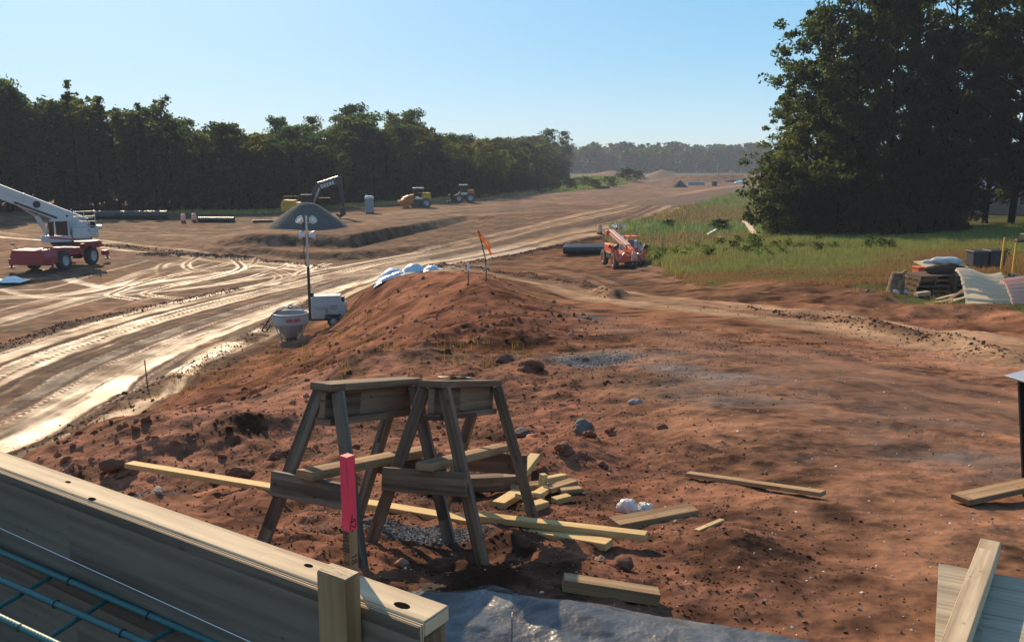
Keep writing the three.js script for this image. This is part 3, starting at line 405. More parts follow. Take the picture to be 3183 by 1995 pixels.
  // trees that stand out on the skyline
  for (const [px, py, z, k, w, label] of [[30, 186, -124, 1, 0.8, 'tall tree at the far left of the skyline, next to the hanging cable'], [175, 188, -128, 5, 0.8, 'tall pointed tree poking out of the left skyline'], [242, 226, -126, 5, 1.0, 'pointed tree just right of the tallest left skyline tip'], [333, 242, -126, 5, 0.9, 'small spiky tree top above the crane boom'], [388, 236, -132, 4, 0.85, 'yellow-green open tree top at the end of the tall left wood'], [660, 280, -150, 2, 0.9, 'round dark tree top behind the gravel pile'], [740, 274, -165, 1, 0.9, 'low rounded tree top above the excavator'], [832, 250, -176, 2, 1.0, 'tall double-headed tree top above the portable toilet'], [925, 268, -182, 4, 0.9, 'thin see-through tree top left of the twin-headed one'], [970, 262, -184, 2, 0.95, 'twin-headed tree top rising highest right of centre'], [1295, 306, -330, 2, 1.0, 'dark tree near the end of the left wood'], [1330, 308, -345, 1, 1.0, 'last tall tree at the right end of the left wood']]) {
    const x = (px - 1206) / 2106 * -z, y = ground0(x, z), h = 8.3 + (385 - py) / 2106 * -z - y + 0.6; plantTree(k === 5 ? 'conifer_tree' : 'skyline_tree', shapes[k], x, z, h, 16, label, 'tree', undefined, px, w);
  }
  // undergrowth at the foot of the wood
  const bush = [0, 1].map((q) => treeShape({ seed: 40 + q, height: 3, radius: 1.9, base: 0.05, limbs: 16, clumps: 4, leaves: 1500, size: 0.3, clump: 0.55, hue: q ? [0.22, 0.29, 0.08] : [0.16, 0.20, 0.06] }));
  for (let i = 2; i < LINE.length; i++) { const [a, b] = [LINE[i - 1], LINE[i]], len = Math.hypot(b[0] - a[0], b[1] - a[1]), gap = -b[1] > 200 ? 7 : 4.5; for (let s = R() * gap; s < len; s += gap * (0.7 + 0.6 * R())) { const x = lerp(a[0], b[0], s / len) + (R() - 0.5), z = lerp(a[1], b[1], s / len) + R() * 1.2; const q = R() < 0.5 ? 0 : 1; named.push([plantTree('woodland_bush', bush[q], x, z, 1.6 + R() * 3.2, 3, '', 'bush', 'bushes at the foot of the left wood', R() * 6.28, 0.9 + R() * 0.5), (q ? 'bright green' : 'dark') + ' woodside bush ' + landmark(x, z)]); } }
  tellApart(named);
}
{ // tall trees beside the field on the right
  const shapes = [
    treeShape({ seed: 61, height: 20, radius: 5.2, base: 0.07, limbs: 40, clumps: 5, leaves: 15000, size: 0.27, clump: 0.85, hue: [0.244, 0.374, 0.114] }),
    treeShape({ seed: 62, height: 20, radius: 4.8, base: 0.04, limbs: 40, clumps: 5, leaves: 15000, size: 0.25, clump: 0.8, hue: [0.357, 0.480, 0.130] }),
    treeShape({ seed: 63, height: 20, radius: 5.6, base: 0.3, limbs: 26, clumps: 6, leaves: 12000, size: 0.27, clump: 0.8, hue: [0.227, 0.341, 0.106], open: 0.25 }),
    treeShape({ seed: 64, height: 20, radius: 4.6, base: 0.1, limbs: 36, clumps: 5, leaves: 13000, size: 0.27, clump: 0.8, hue: [0.195, 0.309, 0.106] }),
  ];
  const T = [ // x, z, height, shape, widening, label
    [25.2, -77, 15.2, 1, 1.1, 'lowest leafy tree at the left end of the right-hand trees'],
    [27.8, -82, 20.5, 0, 0.95, 'left shoulder tree of the right-hand group, with a yellowish crown'],
    [29.8, -80, 25.5, 2, 0.78, 'tall tree with a separate tuft-like top in the right-hand group'],
    [33.2, -78, 21.0, 0, 0.8, 'broad dark tree in the middle of the right-hand group'],
    [28.2, -75, 11.5, 1, 1.0, 'bright-leaved lower tree in front of the right-hand trees'],
    [34.4, -84, 22.5, 3, 1.0, 'dark tree left of the open-topped tall tree on the right'],
    [38.8, -82, 30.0, 2, 0.75, 'open-topped tall tree whose bare limbs show against the sky'],
    [37.0, -76, 17.0, 3, 1.05, 'dark tree in the right-hand group, left of the brick house'],
    [44.1, -78, 27.0, 0, 0.85, 'very tall dark tree above the brick house'],
    [49.1, -82, 30.0, 3, 1.0, 'tallest dark tree at the right edge of the picture'],
    [33.6, -74, 10.0, 3, 1.1, 'low dark tree in front of the right-hand group'],
    [31.0, -84, 17.0, 1, 1.1, 'leafy tree behind the tuft-topped tall one on the right'],
    [34.8, -79, 13.5, 0, 1.0, 'half-height dark tree filling the middle of the right-hand group'],
    [32.6, -86, 19.5, 1, 1.1, 'tree at the back of the right-hand group, left of its middle'],
    [38.2, -87, 21.0, 1, 1.15, 'tree at the back of the right-hand group, right of its middle'],
    [41.6, -85, 19.0, 3, 1.2, 'dark tree behind the open-topped tall tree on the right'],
    [46.1, -86, 20.0, 0, 1.0, 'dense dark tree behind the near thick-trunked tree'],
    [51.1, -78, 21.0, 1, 1.2, 'dense tree beyond the right edge of the lawn'],
    [26.6, -86, 13.0, 3, 1.2, 'low dark tree behind the left end of the right-hand trees'],
    [47.4, -75, 16.0, 3, 1.1, 'dark tree at the right edge, beside the lawn'],
  ];
  T.forEach(([x, z, h, k, w, label], i) => plantTree('tall_tree', shapes[k], x, z, h, 20, label, 'tree', undefined, i * 1.7, w));
  const near = treeShape({ seed: 66, height: 20, radius: 5.5, base: 0.17, limbs: 30, clumps: 7, leaves: 17000, size: 0.25, clump: 0.9, hue: [0.177, 0.237, 0.083] });
  plantTree('tall_tree', near, 39.3, -66, 22, 20, 'near tree with a thick trunk at the right edge', 'tree', undefined, 0.8, 1.0);
  const under = [], R = rng(9), bush = [0, 1, 2].map((q) => treeShape({ seed: 70 + q, height: 3, radius: 1.7, base: 0.03, limbs: 18, clumps: 5, leaves: 2600, size: 0.17, clump: 0.5, hue: [[0.17, 0.24, 0.07], [0.22, 0.30, 0.08], [0.13, 0.17, 0.06]][q] }));
  for (const [x, z, h, q] of [[22.0, -73, 2.6, 0], [22.6, -71, 1.8, 1], [23.2, -71.5, 4.0, 0], [24.8, -70.5, 2.6, 2], [26.2, -71, 4.6, 0], [27.8, -70, 2.4, 1], [29.0, -70.4, 3.4, 2], [30.6, -69.4, 2.2, 1], [31.8, -69, 1.8, 0], [33.2, -69.4, 2.4, 2], [34.4, -68.4, 1.6, 2], [22.2, -75, 5.5, 1], [24.6, -73.4, 5.5, 0], [28.6, -73, 5, 2], [33.6, -73, 4, 2], [35.2, -73.5, 6, 2], [36.6, -72.5, 4.5, 2], [37.4, -75, 6.5, 2], [32.2, -72.5, 5.5, 2], [30.2, -73, 6, 2]]) under.push([plantTree('undergrowth_bush', bush[q], x, z, h, 3, '', 'bush', 'bushes under the right-hand trees', R() * 6, 0.9 + R() * 0.3), (h > 3.9 ? 'tall ' : 'low ') + ['mid green', 'light green', 'dark'][q] + ' bush under the right-hand trees']);
  tellApart(under);
  // bushes on the road bank and out on the far meadow
  [[18.57, -104.63, 0.9, 1, 'dull low bush on the bank behind the telehandler'], [21.6, -90.78, 1.3, 0, 'rounded dark bush left of the sandy path'], [25.81, -86.6, 1.3, 1, 'green bush right of the sandy path']].forEach(([x, z, h, q, label]) => plantTree('bank_bush', bush[q], x, z, h, 3, label, 'bush', undefined, x, 1.6));
  const far = []; [[37.36, -287.94, 3.4, 2], [41.93, -299.02, 3, 2], [28.74, -257.36, 2.6, 0], [22.25, -240.19, 2.4, 2], [21.59, -259.99, 2.6, 1], [15.46, -232.97, 2.6, 0], [9.8, -218.34, 3, 2], [6.5, -212.55, 3.4, 2], [45.3, -374.12, 3, 2]].forEach(([x, z, h, q]) => far.push([plantTree('meadow_bush', bush[q], x, z, h, 3, '', 'bush', 'bushes on the far meadow', x, 1.5), 'dark bush on the green meadow beyond the loader']));
  tellApart(far);
}
{ // the wood on the far horizon, and ground cover
  const R = rng(31), M = new THREE.Matrix4(), q = new THREE.Quaternion(), C = new THREE.Color(), up = V3(0, 1, 0);
  const far = treeShape({ seed: 80, height: 18, radius: 6, base: 0.06, limbs: 18, clumps: 5, leaves: 900, size: 1.5, clump: 1.9, hue: [0.234, 0.336, 0.125] });
  const wood = new THREE.InstancedMesh(far.crown, leafMat, 420); wood.name = 'distant_woodland'; wood.castShadow = wood.receiveShadow = true;
  for (let i = 0; i < 420; i++) { const u = -0.06 + 0.62 * R(), z = -(640 + 130 * R() + 60 * Math.sin(u * 9)), x = u * -z, s = (0.78 + 0.32 * R()) * (-z > 720 ? 1.2 : 1); M.compose(V3(x, 0.5, z), q.setFromAxisAngle(up, R() * 6.28), V3(s * 1.15, s, s * 1.15)); wood.setMatrixAt(i, M); wood.setColorAt(i, C.setRGB(0.8 + 0.5 * R(), 0.85 + 0.4 * R(), 0.9 + 0.3 * R())); }
  tag(wood, 'continuous hazy wood along the far horizon', 'woodland', undefined, 'stuff'); scene.add(wood);
  const tuft = (seed, n, h, spread, wid, hue) => { const r = rng(seed), L = new Leaves(); for (let k = 0; k < n; k++) { const a = r() * 6.28, d = spread * r(), hh = h * (0.5 + 0.6 * r()), lean = (r() - 0.5) * 0.9, x = Math.cos(a) * d, z = Math.sin(a) * d, b = r() * 6.28; const nx = Math.cos(b), nz = Math.sin(b), e = L.p.length / 3, tx = x + nz * hh * lean * 0.5, tz = z - nx * hh * lean * 0.5, m = 0.7 + 0.6 * r(); L.p.push(x - nz * wid, 0, z + nx * wid, x + nz * wid, 0, z - nx * wid, tx, hh, tz); for (let i = 0; i < 3; i++) { L.n.push(nx * 0.7, 0.7, nz * 0.7); L.c.push(hue[0] * m, hue[1] * m, hue[2] * m); } L.i.push(e, e + 1, e + 2); } return L.build(); };
  const grassMat = new THREE.MeshPhysicalMaterial({ vertexColors: true, roughness: 0.95, transmission: 0.45, thickness: 0, specularIntensity: 0.3 });
  const sow = (name, label, geo, n, sample, scale, color) => { const o = new THREE.InstancedMesh(geo, grassMat, n); o.name = name; o.castShadow = o.receiveShadow = true; let i = 0, guard = 0; while (i < n && guard++ < n * 30) { const p = sample(); if (!p) continue; const [x, z] = p, s = scale(x, z); if (s <= 0) continue; M.compose(V3(x, ground(x, z) - 0.03, z), q.setFromAxisAngle(up, R() * 6.28), V3(s, s * (0.8 + 0.5 * R()), s)); o.setMatrixAt(i, M); const c = color(x, z); o.setColorAt(i, C.setRGB(c[0], c[1], c[2])); i++; } o.count = i; scene.add(o); return tag(o, label, 'grass', undefined, 'stuff'); };
  const g1 = tuft(1, 22, 0.40, 0.28, 0.011, [0.30, 0.27, 0.085]), g2 = tuft(2, 16, 0.8, 0.5, 0.035, [0.25, 0.265, 0.085]);
  const SAND = [[32.62, -124.35], [28.21, -104.33], [23.67, -86.38], [20.55, -72.96]];
  const dry = (x, z) => ss(-0.35, 0.35, fn(x * 0.03 + 2, z * 0.03) + 0.6 * fn(x * 0.12, z * 0.12) + 0.75 * ss(-64, -46, z) - 0.3 * ss(-56, -68, z)), tone = (x, z) => { const d = dry(x, z), g = 0.75 + 0.5 * R(); return [lerp(0.85, 1.05, d) * g, lerp(1.0, 0.62, d) * g, lerp(0.85, 0.75, d) * g]; };
  const edge = (x, z) => inPoly(FIELD, x + fn(x * 0.2, z * 0.2) * 1.6, z + fn(x * 0.2 + 4, z * 0.2) * 1.6);
  sow('field_grass', 'tall green and straw-coloured grass of the field before the right-hand trees', g1, 36000, () => { const z = -24 - 52 * R(), x = 5 + 45 * R(); return edge(x, z) && x < -z * 0.64 && Math.hypot(x, z) > 24 ? [x, z] : null; }, (x, z) => (0.5 + 0.75 * R()) * (0.75 + 0.5 * fn(x * 0.07, z * 0.07)) * (fn(x * 0.1, z * 0.1) < -0.4 ? 0 : 1) * (Math.hypot((x - 15.6) / 2.6, (z + 31) / 5) < 1 || Math.hypot((x - 18.3) / 2.2, (z + 36.6) / 2.4) < 1 ? (R() < 0.9 ? 0 : 0.7) : 1), tone);
  sow('bank_grass', 'green grass on the bank falling away from the haul road', g2, 22000, () => { const z = -72 - 175 * R(), x = 5 + 80 * R(); return edge(x, z) && x < -z * 0.5 && SAND.every((p, i) => !i || distSeg(x, z, SAND[i - 1], p) > 0.75) ? [x, z] : null; }, () => 0.45 + 0.45 * R(), (x, z) => { const g = 0.7 + 0.6 * R(), d = ss(-0.3, 0.4, fn(x * 0.03, z * 0.03) + 0.6 * fn(x * 0.11, z * 0.11)); return [lerp(0.8, 1.2, d) * g, lerp(1.05, 0.85, d) * g, g]; });
  const weed = treeShape({ seed: 95, height: 1.3, radius: 0.9, base: 0.02, limbs: 14, clumps: 3, leaves: 320, size: 0.2, clump: 0.32, hue: [0.227, 0.390, 0.098] }).crown;
  sow('field_weeds', 'darker leafy weeds among the tall grass of the field', weed, 60, () => { const z = -26 - 44 * R(), x = 8 + 32 * R(); return edge(x, z) && x < -z * 0.64 && fn(x * 0.06 + 3, z * 0.06) > 0.1 ? [x, z] : null; }, () => 0.2 + 0.25 * R(), () => { const g = 0.8 + 0.6 * R(), d = R(); return [lerp(0.8, 1.3, d) * g, g, g]; });
  sow('meadow_grass', 'bright green grass of the meadow beyond the left wood', g2, 5200, () => { const z = -208 - 190 * R(), x = -4 + 75 * R(); return inPoly(MEADOW, x, z) ? [x, z] : null; }, () => 0.7 + 0.5 * R(), () => { const g = 0.9 + 0.4 * R(); return [g, g * 1.1, g]; });
  sow('wood_edge_grass', 'pale strip of rough grass along the foot of the left wood', g2, 5000, () => { const t = R(), P = [[-45, -119], [-34.83, -119.81], [-24.31, -142.56], [-15.1, -153.17], [3.26, -200.86], [16.16, -262.51]], i = Math.floor(t * 5), s = R(); const x = lerp(P[i][0], P[i + 1][0], s) + (R() - 0.5) * 3, z = lerp(P[i][1], P[i + 1][1], s) + (R() - 0.5) * 3.2; return [x, z]; }, () => 0.35 + 0.4 * R(), () => { const g = 0.9 + 0.5 * R(); return [1.5 * g, 1.2 * g, 1.2 * g]; });
  sow('bank_weeds', 'sparse straw-coloured weeds on the loose soil of the bank', g1, 350, () => { const x = -13 + 14 * R(), z = -8 - 42 * R(); return bankness(x, z) > 0.2 && fn(x * 0.06 + 1, z * 0.06) > 0.28 ? [x, z] : null; }, () => 0.3 + 0.4 * R(), () => { const g = 0.8 + 0.6 * R(); return [0.8 * g, 0.55 * g, 0.5 * g]; });
}

// ---------------------------------------------------------------- plant and site equipment
import { FontLoader } from 'three/addons/loaders/FontLoader.js';
import { TextGeometry } from 'three/addons/geometries/TextGeometry.js';
const fontBold = await new FontLoader().loadAsync('fonts/droid/droid_sans_bold.typeface.json'), fontPen = await new FontLoader().loadAsync('fonts/droid/droid_sans_regular.typeface.json');
const lettering = (s, size, depth, font = fontBold) => { const g = new TextGeometry(s, { font, size, depth, curveSegments: 4 }); g.computeBoundingBox(); const b = g.boundingBox; g.translate(-(b.min.x + b.max.x) / 2, -(b.min.y + b.max.y) / 2, 0); return g; };
const placed = (g, x, y, z, rx = 0, ry = 0, rz = 0) => { g.applyMatrix4(new THREE.Matrix4().compose(new THREE.Vector3(x, y, z), new THREE.Quaternion().setFromEuler(new THREE.Euler(rx, ry, rz)), new THREE.Vector3(1, 1, 1))); return g; };
const bx = (w, h, d, x = 0, y = 0, z = 0, rx = 0, ry = 0, rz = 0, r) => placed(new RoundedBoxGeometry(w, h, d, 1, r ?? Math.min(w, h, d) * 0.12), x, y, z, rx, ry, rz);
const cy = (r1, r2, h, x = 0, y = 0, z = 0, rx = 0, ry = 0, rz = 0, n = 16) => placed(new THREE.CylinderGeometry(r1, r2, h, n), x, y, z, rx, ry, rz);
const bar = (a, b, r, n = 8) => { const A = V3(...a), Bv = V3(...b), d = Bv.clone().sub(A), g = new THREE.CylinderGeometry(r, r, d.length(), n); g.applyMatrix4(new THREE.Matrix4().compose(A.add(Bv).multiplyScalar(0.5), new THREE.Quaternion().setFromUnitVectors(V3(0, 1, 0), d.clone().normalize()), V3(1, 1, 1))); return g; };
const beam = (a, b, w, h) => { const A = V3(...a), Bv = V3(...b), d = Bv.clone().sub(A), m = new THREE.Matrix4().lookAt(A, Bv, V3(0, 1, 0)), g = new RoundedBoxGeometry(w, h, d.length(), 1, Math.min(w, h) * 0.08); g.applyMatrix4(m.setPosition(A.add(Bv).multiplyScalar(0.5))); return g; };
const profile = (pts, depth, bevel = 0.03) => { const s = new THREE.Shape(); pts.forEach((p, i) => (i ? s.lineTo(...p) : s.moveTo(...p))); const g = new THREE.ExtrudeGeometry(s, { depth: depth - bevel * 2, bevelEnabled: true, bevelThickness: bevel, bevelSize: bevel, bevelSegments: 1, steps: 1 }); g.translate(0, 0, -(depth - bevel * 2) / 2); return g; }; // side view in x, y; thickness along z
const plain = (g) => { const q = g.index ? g.toNonIndexed() : g; for (const k of Object.keys(q.attributes)) if (!['position', 'normal', 'uv'].includes(k)) q.deleteAttribute(k); return q; };
const part = (parent, name, geos, m) => mesh(parent, name, Array.isArray(geos) ? (geos.length > 1 ? mergeGeometries(geos.map(plain)) : geos[0]) : geos, m);
// dust and mud on paint: a mottled film with its own grain
const mud = (() => { const n = 256, d = new Uint8Array(n * n * 4); for (let j = 0; j < n; j++) for (let i = 0; i < n; i++) { const k = (j * n + i) * 4, u = i / n, v = j / n, a = ss(0.1, 0.75, fn(u, v) * 0.7 + fn(u * 3, v * 3) * 0.5) * 0.75, g = 1 + 0.08 * fn(u * 4, v * 4); d[k] = 255 * lerp(1, 0.72, a) * Math.min(1, g); d[k + 1] = 255 * lerp(1, 0.58, a) * Math.min(1, g); d[k + 2] = 255 * lerp(1, 0.48, a) * Math.min(1, g); d[k + 3] = 255; } const t = new THREE.DataTexture(d, n, n); t.wrapS = t.wrapT = THREE.RepeatWrapping; t.magFilter = THREE.LinearFilter; t.colorSpace = THREE.SRGBColorSpace; t.needsUpdate = true; return t; })();
const P = {
  red: paint('crane red', [0.33, 0.022, 0.026], 0.42, 0, { map: mud }), white: paint('crane white', [0.52, 0.51, 0.48], 0.42, 0, { map: mud }), stripe: paint('stripe red', [0.42, 0.04, 0.035], 0.5), tyre: paint('tyre', [0.032, 0.031, 0.03], 0.85), muddyTyre: paint('muddy tyre', [0.11, 0.078, 0.055], 0.92), rim: paint('rim', [0.42, 0.41, 0.39], 0.55), redRim: paint('red rim', [0.4, 0.1, 0.06], 0.6), glass: paint('cab glass', [0.02, 0.026, 0.03], 0.08, 0, { specularIntensity: 1 }), dark: paint('dark steel', [0.035, 0.035, 0.037], 0.55, 0.3), steel: paint('steel', [0.42, 0.42, 0.43], 0.35, 0.8), galv: paint('galvanised steel', [0.5, 0.5, 0.5], 0.45, 0.6), yellow: paint('plant yellow', [0.55, 0.30, 0.025], 0.45, 0, { map: mud }), orange: paint('plant orange', [0.46, 0.145, 0.035], 0.5, 0, { map: mud }), telered: paint('telehandler orange', [0.62, 0.105, 0.04], 0.5, 0, { map: mud }), cream: paint('pale roof', [0.66, 0.6, 0.5], 0.5), plastic: paint('grey plastic', [0.27, 0.28, 0.29], 0.6), palePlastic: paint('pale plastic', [0.6, 0.6, 0.58], 0.55), blackPipe: paint('black pipe', [0.014, 0.014, 0.016], 0.32), letterRed: paint('letter red', [0.45, 0.05, 0.04], 0.6), letterBlack: paint('letter black', [0.03, 0.025, 0.025], 0.7), letterWhite: paint('letter white', [0.7, 0.7, 0.68], 0.6), safety: paint('safety orange', [0.75, 0.13, 0.02], 0.55), reflective: paint('reflective white', [0.75, 0.75, 0.72], 0.45), mirror: paint('lamp reflector', [0.72, 0.74, 0.76], 0.12, 1), offwhite: paint('off-white enamel', [0.40, 0.385, 0.36], 0.5, 0, { map: mud }),
};
function wheel(parent, x, y, z, r, w, axis, tyreM = P.tyre, rimM = P.rim, lugs = 22) { // axis 'x' or 'z' is the axle; tyre with lugs and a dished rim
  const pr = [[0.56, 0.5], [0.62, 0.52], [0.84, 0.5], [0.93, 0.46], [0.97, 0.36], [0.985, 0], [0.97, -0.36], [0.93, -0.46], [0.84, -0.5], [0.62, -0.52], [0.56, -0.5]].map(([a, b]) => new THREE.Vector2(a * r, b * w)), g = [new THREE.LatheGeometry(pr, 28)];
  for (let k = 0; k < lugs; k++) for (const s of [-1, 1]) { const a = (k + (s > 0 ? 0.5 : 0)) / lugs * Math.PI * 2; g.push(placed(new THREE.BoxGeometry(r * 0.07, w * 0.46, r * 0.07), Math.cos(a) * r * 0.98, s * w * 0.24, -Math.sin(a) * r * 0.98, 0, a, s * 0.35)); }
  const q = mergeGeometries(g.map(plain)), rot = axis === 'x' ? new THREE.Matrix4().makeRotationZ(-Math.PI / 2) : new THREE.Matrix4().makeRotationX(Math.PI / 2); q.applyMatrix4(rot);
  const t = mesh(parent, 'wheel', q, tyreM); t.position.set(x, y, z);
  const rim = mergeGeometries([new THREE.LatheGeometry([[0.08, 0.3], [0.3, 0.3], [0.34, 0.22], [0.5, 0.3], [0.57, 0.46], [0.6, 0.46], [0.6, -0.46], [0.57, -0.46], [0.5, -0.3], [0.34, -0.22], [0.3, -0.3], [0.08, -0.3]].map(([a, b]) => new THREE.Vector2(a * r, b * w)), 24), new THREE.CylinderGeometry(r * 0.2, r * 0.2, w * 0.74, 14)].map(plain)); rim.applyMatrix4(rot); mesh(t, 'rim', rim, rimM); return t;
}
{ // rough-terrain crane: red carrier, white upper works; the boom reaches out of the picture to the left
  const c = thing('mobile_crane', 'red and white rough-terrain crane with its white boom reaching out of the left edge', 'crane', [-36.7, 0.0, -71.2], -0.13);
  part(c, 'carrier', [bx(2.2, 0.55, 6.6, 0, 1.28, 0), bx(1.9, 0.3, 3.0, 0, 1.5, 1.9), profile([[-1.45, 0.75], [1.45, 0.75], [1.45, 1.2], [1.25, 1.72], [-1.25, 1.72], [-1.45, 1.2]], 1.6).translate(0, 0, 3.2), bx(2.8, 0.5, 1.5, 0, 1.6, -2.9), bx(2.9, 0.1, 1.5, 0, 1.9, -2.6)], P.red);
  for (const s of [-1, 1]) part(c, 'fender', [placed(profile([[-1.05, 1.45], [-0.8, 1.72], [0.8, 1.72], [1.05, 1.35], [0.95, 1.3], [0.72, 1.6], [-0.72, 1.6], [-0.95, 1.4]], 0.62, 0.01), s * 1.18, 0.06, -2.2, 0, Math.PI / 2)], P.red);
  part(c, 'front_bumper', [bx(2.9, 0.42, 0.3, 0, 0.82, 3.95), bx(3.3, 0.3, 0.35, 0, 0.75, 3.75)], P.red);
  for (const z of [3.55, -3.75]) for (const s of [-1, 1]) { const o = part(c, 'outrigger', [bx(0.5, 0.42, 0.45, s * 1.55, 0.85, z), cy(0.09, 0.09, 0.7, s * 1.72, 0.72, z)], P.red); mesh(o, 'float_pad', cy(0.2, 0.26, 0.1, s * 1.72, 0.36, z), P.dark); }
  for (const s of [-1, 1]) for (const z of [1.55, -2.2]) wheel(c, s * 1.25, 0.74, z, 0.75, 0.52, 'x', P.tyre, P.rim);
  part(c, 'axle', [bar([-1.2, 0.74, 1.55], [1.2, 0.74, 1.55], 0.14), bx(0.6, 0.5, 0.5, 0, 0.74, 1.55)], P.dark); part(c, 'axle', [bar([-1.2, 0.74, -2.2], [1.2, 0.74, -2.2], 0.14), bx(0.6, 0.5, 0.5, 0, 0.74, -2.2)], P.dark);
  part(c, 'mirror', [bar([-1.2, 1.7, 3.3], [-1.5, 2.15, 3.5], 0.02), bx(0.3, 0.12, 0.06, -1.5, 2.18, 3.5)], P.dark);
  part(c, 'grab_rail', [bar([-0.8, 1.3, 3.93], [0.8, 1.3, 3.93], 0.025)], P.steel);
  part(c, 'turntable', [cy(0.85, 0.85, 0.3, 0, 1.98, -0.4, 0, 0, 0, 24)], P.dark);
  // upper works turned towards the left; ux points along the boom
  const yaw = Math.atan2(-0.89, 0.46) + 0.13, M = new THREE.Matrix4().makeRotationY(yaw).setPosition(0, 0, -0.4), up = (g) => (Array.isArray(g) ? g : [g]).map((q) => q.applyMatrix4(M));
  const el = 25 * Math.PI / 180, B0 = [0, 3.35, -1.9], at = (s, o = 0) => [0, B0[1] + Math.sin(el) * s + Math.cos(el) * o, B0[2] + Math.cos(el) * s - Math.sin(el) * o];
  part(c, 'superstructure', up([bx(1.6, 0.35, 3.6, -0.1, 2.3, -0.4), bx(0.2, 1.5, 1.9, 0.5, 2.9, -1.2), bx(0.2, 1.5, 1.9, -0.5, 2.9, -1.2)]), P.white);
  part(c, 'counterweight', up([bx(2.3, 0.75, 0.75, 0, 2.75, -2.3), bx(1.6, 0.3, 0.5, 0, 3.15, -2.75)]), P.white);
  const cab = part(c, 'cab', up([placed(profile([[-1.0, 2.15], [1.05, 2.15], [1.15, 2.5], [0.95, 2.62], [-1.0, 2.6]], 0.95), 1.05, 0, 0.35, 0, -Math.PI / 2), bx(0.95, 0.1, 1.35, 1.05, 3.85, 0.1), bx(0.06, 1.25, 0.08, 1.5, 3.2, -0.5), bx(0.06, 1.25, 0.08, 0.6, 3.2, -0.5), bx(0.06, 1.25, 0.07, 1.5, 3.2, 0.45), bx(0.06, 1.25, 0.07, 0.6, 3.2, 0.8), bx(0.93, 1.2, 0.06, 1.05, 3.2, -0.55)]), P.white);
  mesh(cab, 'side_window', up(bx(0.03, 1.1, 0.85, 1.5, 3.2, -0.03))[0], P.glass); mesh(cab, 'windscreen', up(placed(new RoundedBoxGeometry(0.86, 1.3, 0.05, 1, 0.02), 1.05, 3.2, 0.98, -0.18))[0], P.glass); mesh(cab, 'side_window', up(bx(0.03, 1.1, 0.4, 1.5, 3.15, 0.72))[0], P.glass);
  mesh(cab, 'stripe', up(bx(0.02, 0.12, 1.7, 1.535, 2.42, 0.1, -0.12))[0], P.stripe);
  const rail = []; for (const y of [3.3, 3.7, 4.1, 4.5]) { rail.push(bar([1.2, y, -0.9], [1.2, y, -2.5], 0.025), bar([1.2, y, -2.5], [-0.6, y, -2.5], 0.025)); } for (const z of [-0.9, -1.7, -2.5]) rail.push(bar([1.2, 2.6, z], [1.2, 4.5, z], 0.03)); part(c, 'guard_rail', up(rail), P.white);
  part(c, 'engine_box', up([bx(0.6, 0.85, 1.3, 1.0, 2.75, -1.4)]), P.white); part(c, 'hoist_winch', up([cy(0.3, 0.3, 0.9, 0, 3.5, -2.2, 0, 0, Math.PI / 2), cy(0.42, 0.42, 0.06, 0.42, 3.5, -2.2, 0, 0, Math.PI / 2), cy(0.42, 0.42, 0.06, -0.42, 3.5, -2.2, 0, 0, Math.PI / 2)]), P.dark);
  const b1 = beam(at(-0.6), at(11.5), 0.85, 1.08), boom = part(c, 'boom', up([b1]), P.white);
  mesh(boom, 'inner_section', up(mergeGeometries([beam(at(11.4), at(13.5), 0.68, 0.88), beam(at(13.4), at(15), 0.52, 0.7)].map(plain)))[0], P.white);
  mesh(boom, 'boom_collar', up(mergeGeometries([beam(at(11.3), at(11.6), 0.98, 1.22), beam(at(4.9), at(5.1), 0.9, 1.13)].map(plain)))[0], P.white);
  mesh(boom, 'boom_head', up(mergeGeometries([beam(at(14.9), at(15.6), 0.6, 1.0), placed(cy(0.36, 0.36, 0.5, 0, 0, 0, 0, 0, Math.PI / 2), ...at(15.5, -0.35))].map(plain)))[0], P.dark);
  const dots = [[1.6, 0.12, 0.09], [3.9, 0.1, 0.28], [7.6, 0.25, 0.09]].map(([s, o, r]) => placed(new THREE.CylinderGeometry(r, r, 0.03, 14), 0.437, ...at(s, o).slice(1), 0, 0, Math.PI / 2)); mesh(boom, 'access_hole', up(mergeGeometries(dots.map(plain)))[0], P.dark);
  const txt = lettering('Link-Belt', 0.62, 0.02); txt.applyMatrix4(new THREE.Matrix4().makeRotationY(Math.PI)); txt.applyMatrix4(new THREE.Matrix4().makeRotationY(-Math.PI / 2)); txt.applyMatrix4(new THREE.Matrix4().makeRotationX(-el)); mesh(boom, 'lettering', up(placed(txt, 0.435, ...at(8.9, 0.12).slice(1)))[0], P.letterRed);
  mesh(boom, 'stain_plate', up(mergeGeometries([beam([0.44, ...at(2.2, -0.33).slice(1)], [0.44, ...at(5.4, -0.36).slice(1)], 0.02, 0.16)].map(plain)))[0], P.dark);
  for (const s of [1.5, 4.4, 7.2]) mesh(boom, 'line_guide', up(bar(at(s, 0.54), at(s, 0.78), 0.025))[0], P.white);
  part(c, 'lift_cylinder', up([bar([0, 2.35, 0.9], at(3.6, -0.75), 0.19, 14)]), P.white); part(c, 'lift_rod', up([bar(at(3.4, -0.85), at(5.0, -0.5), 0.11, 12)]), P.steel);
}
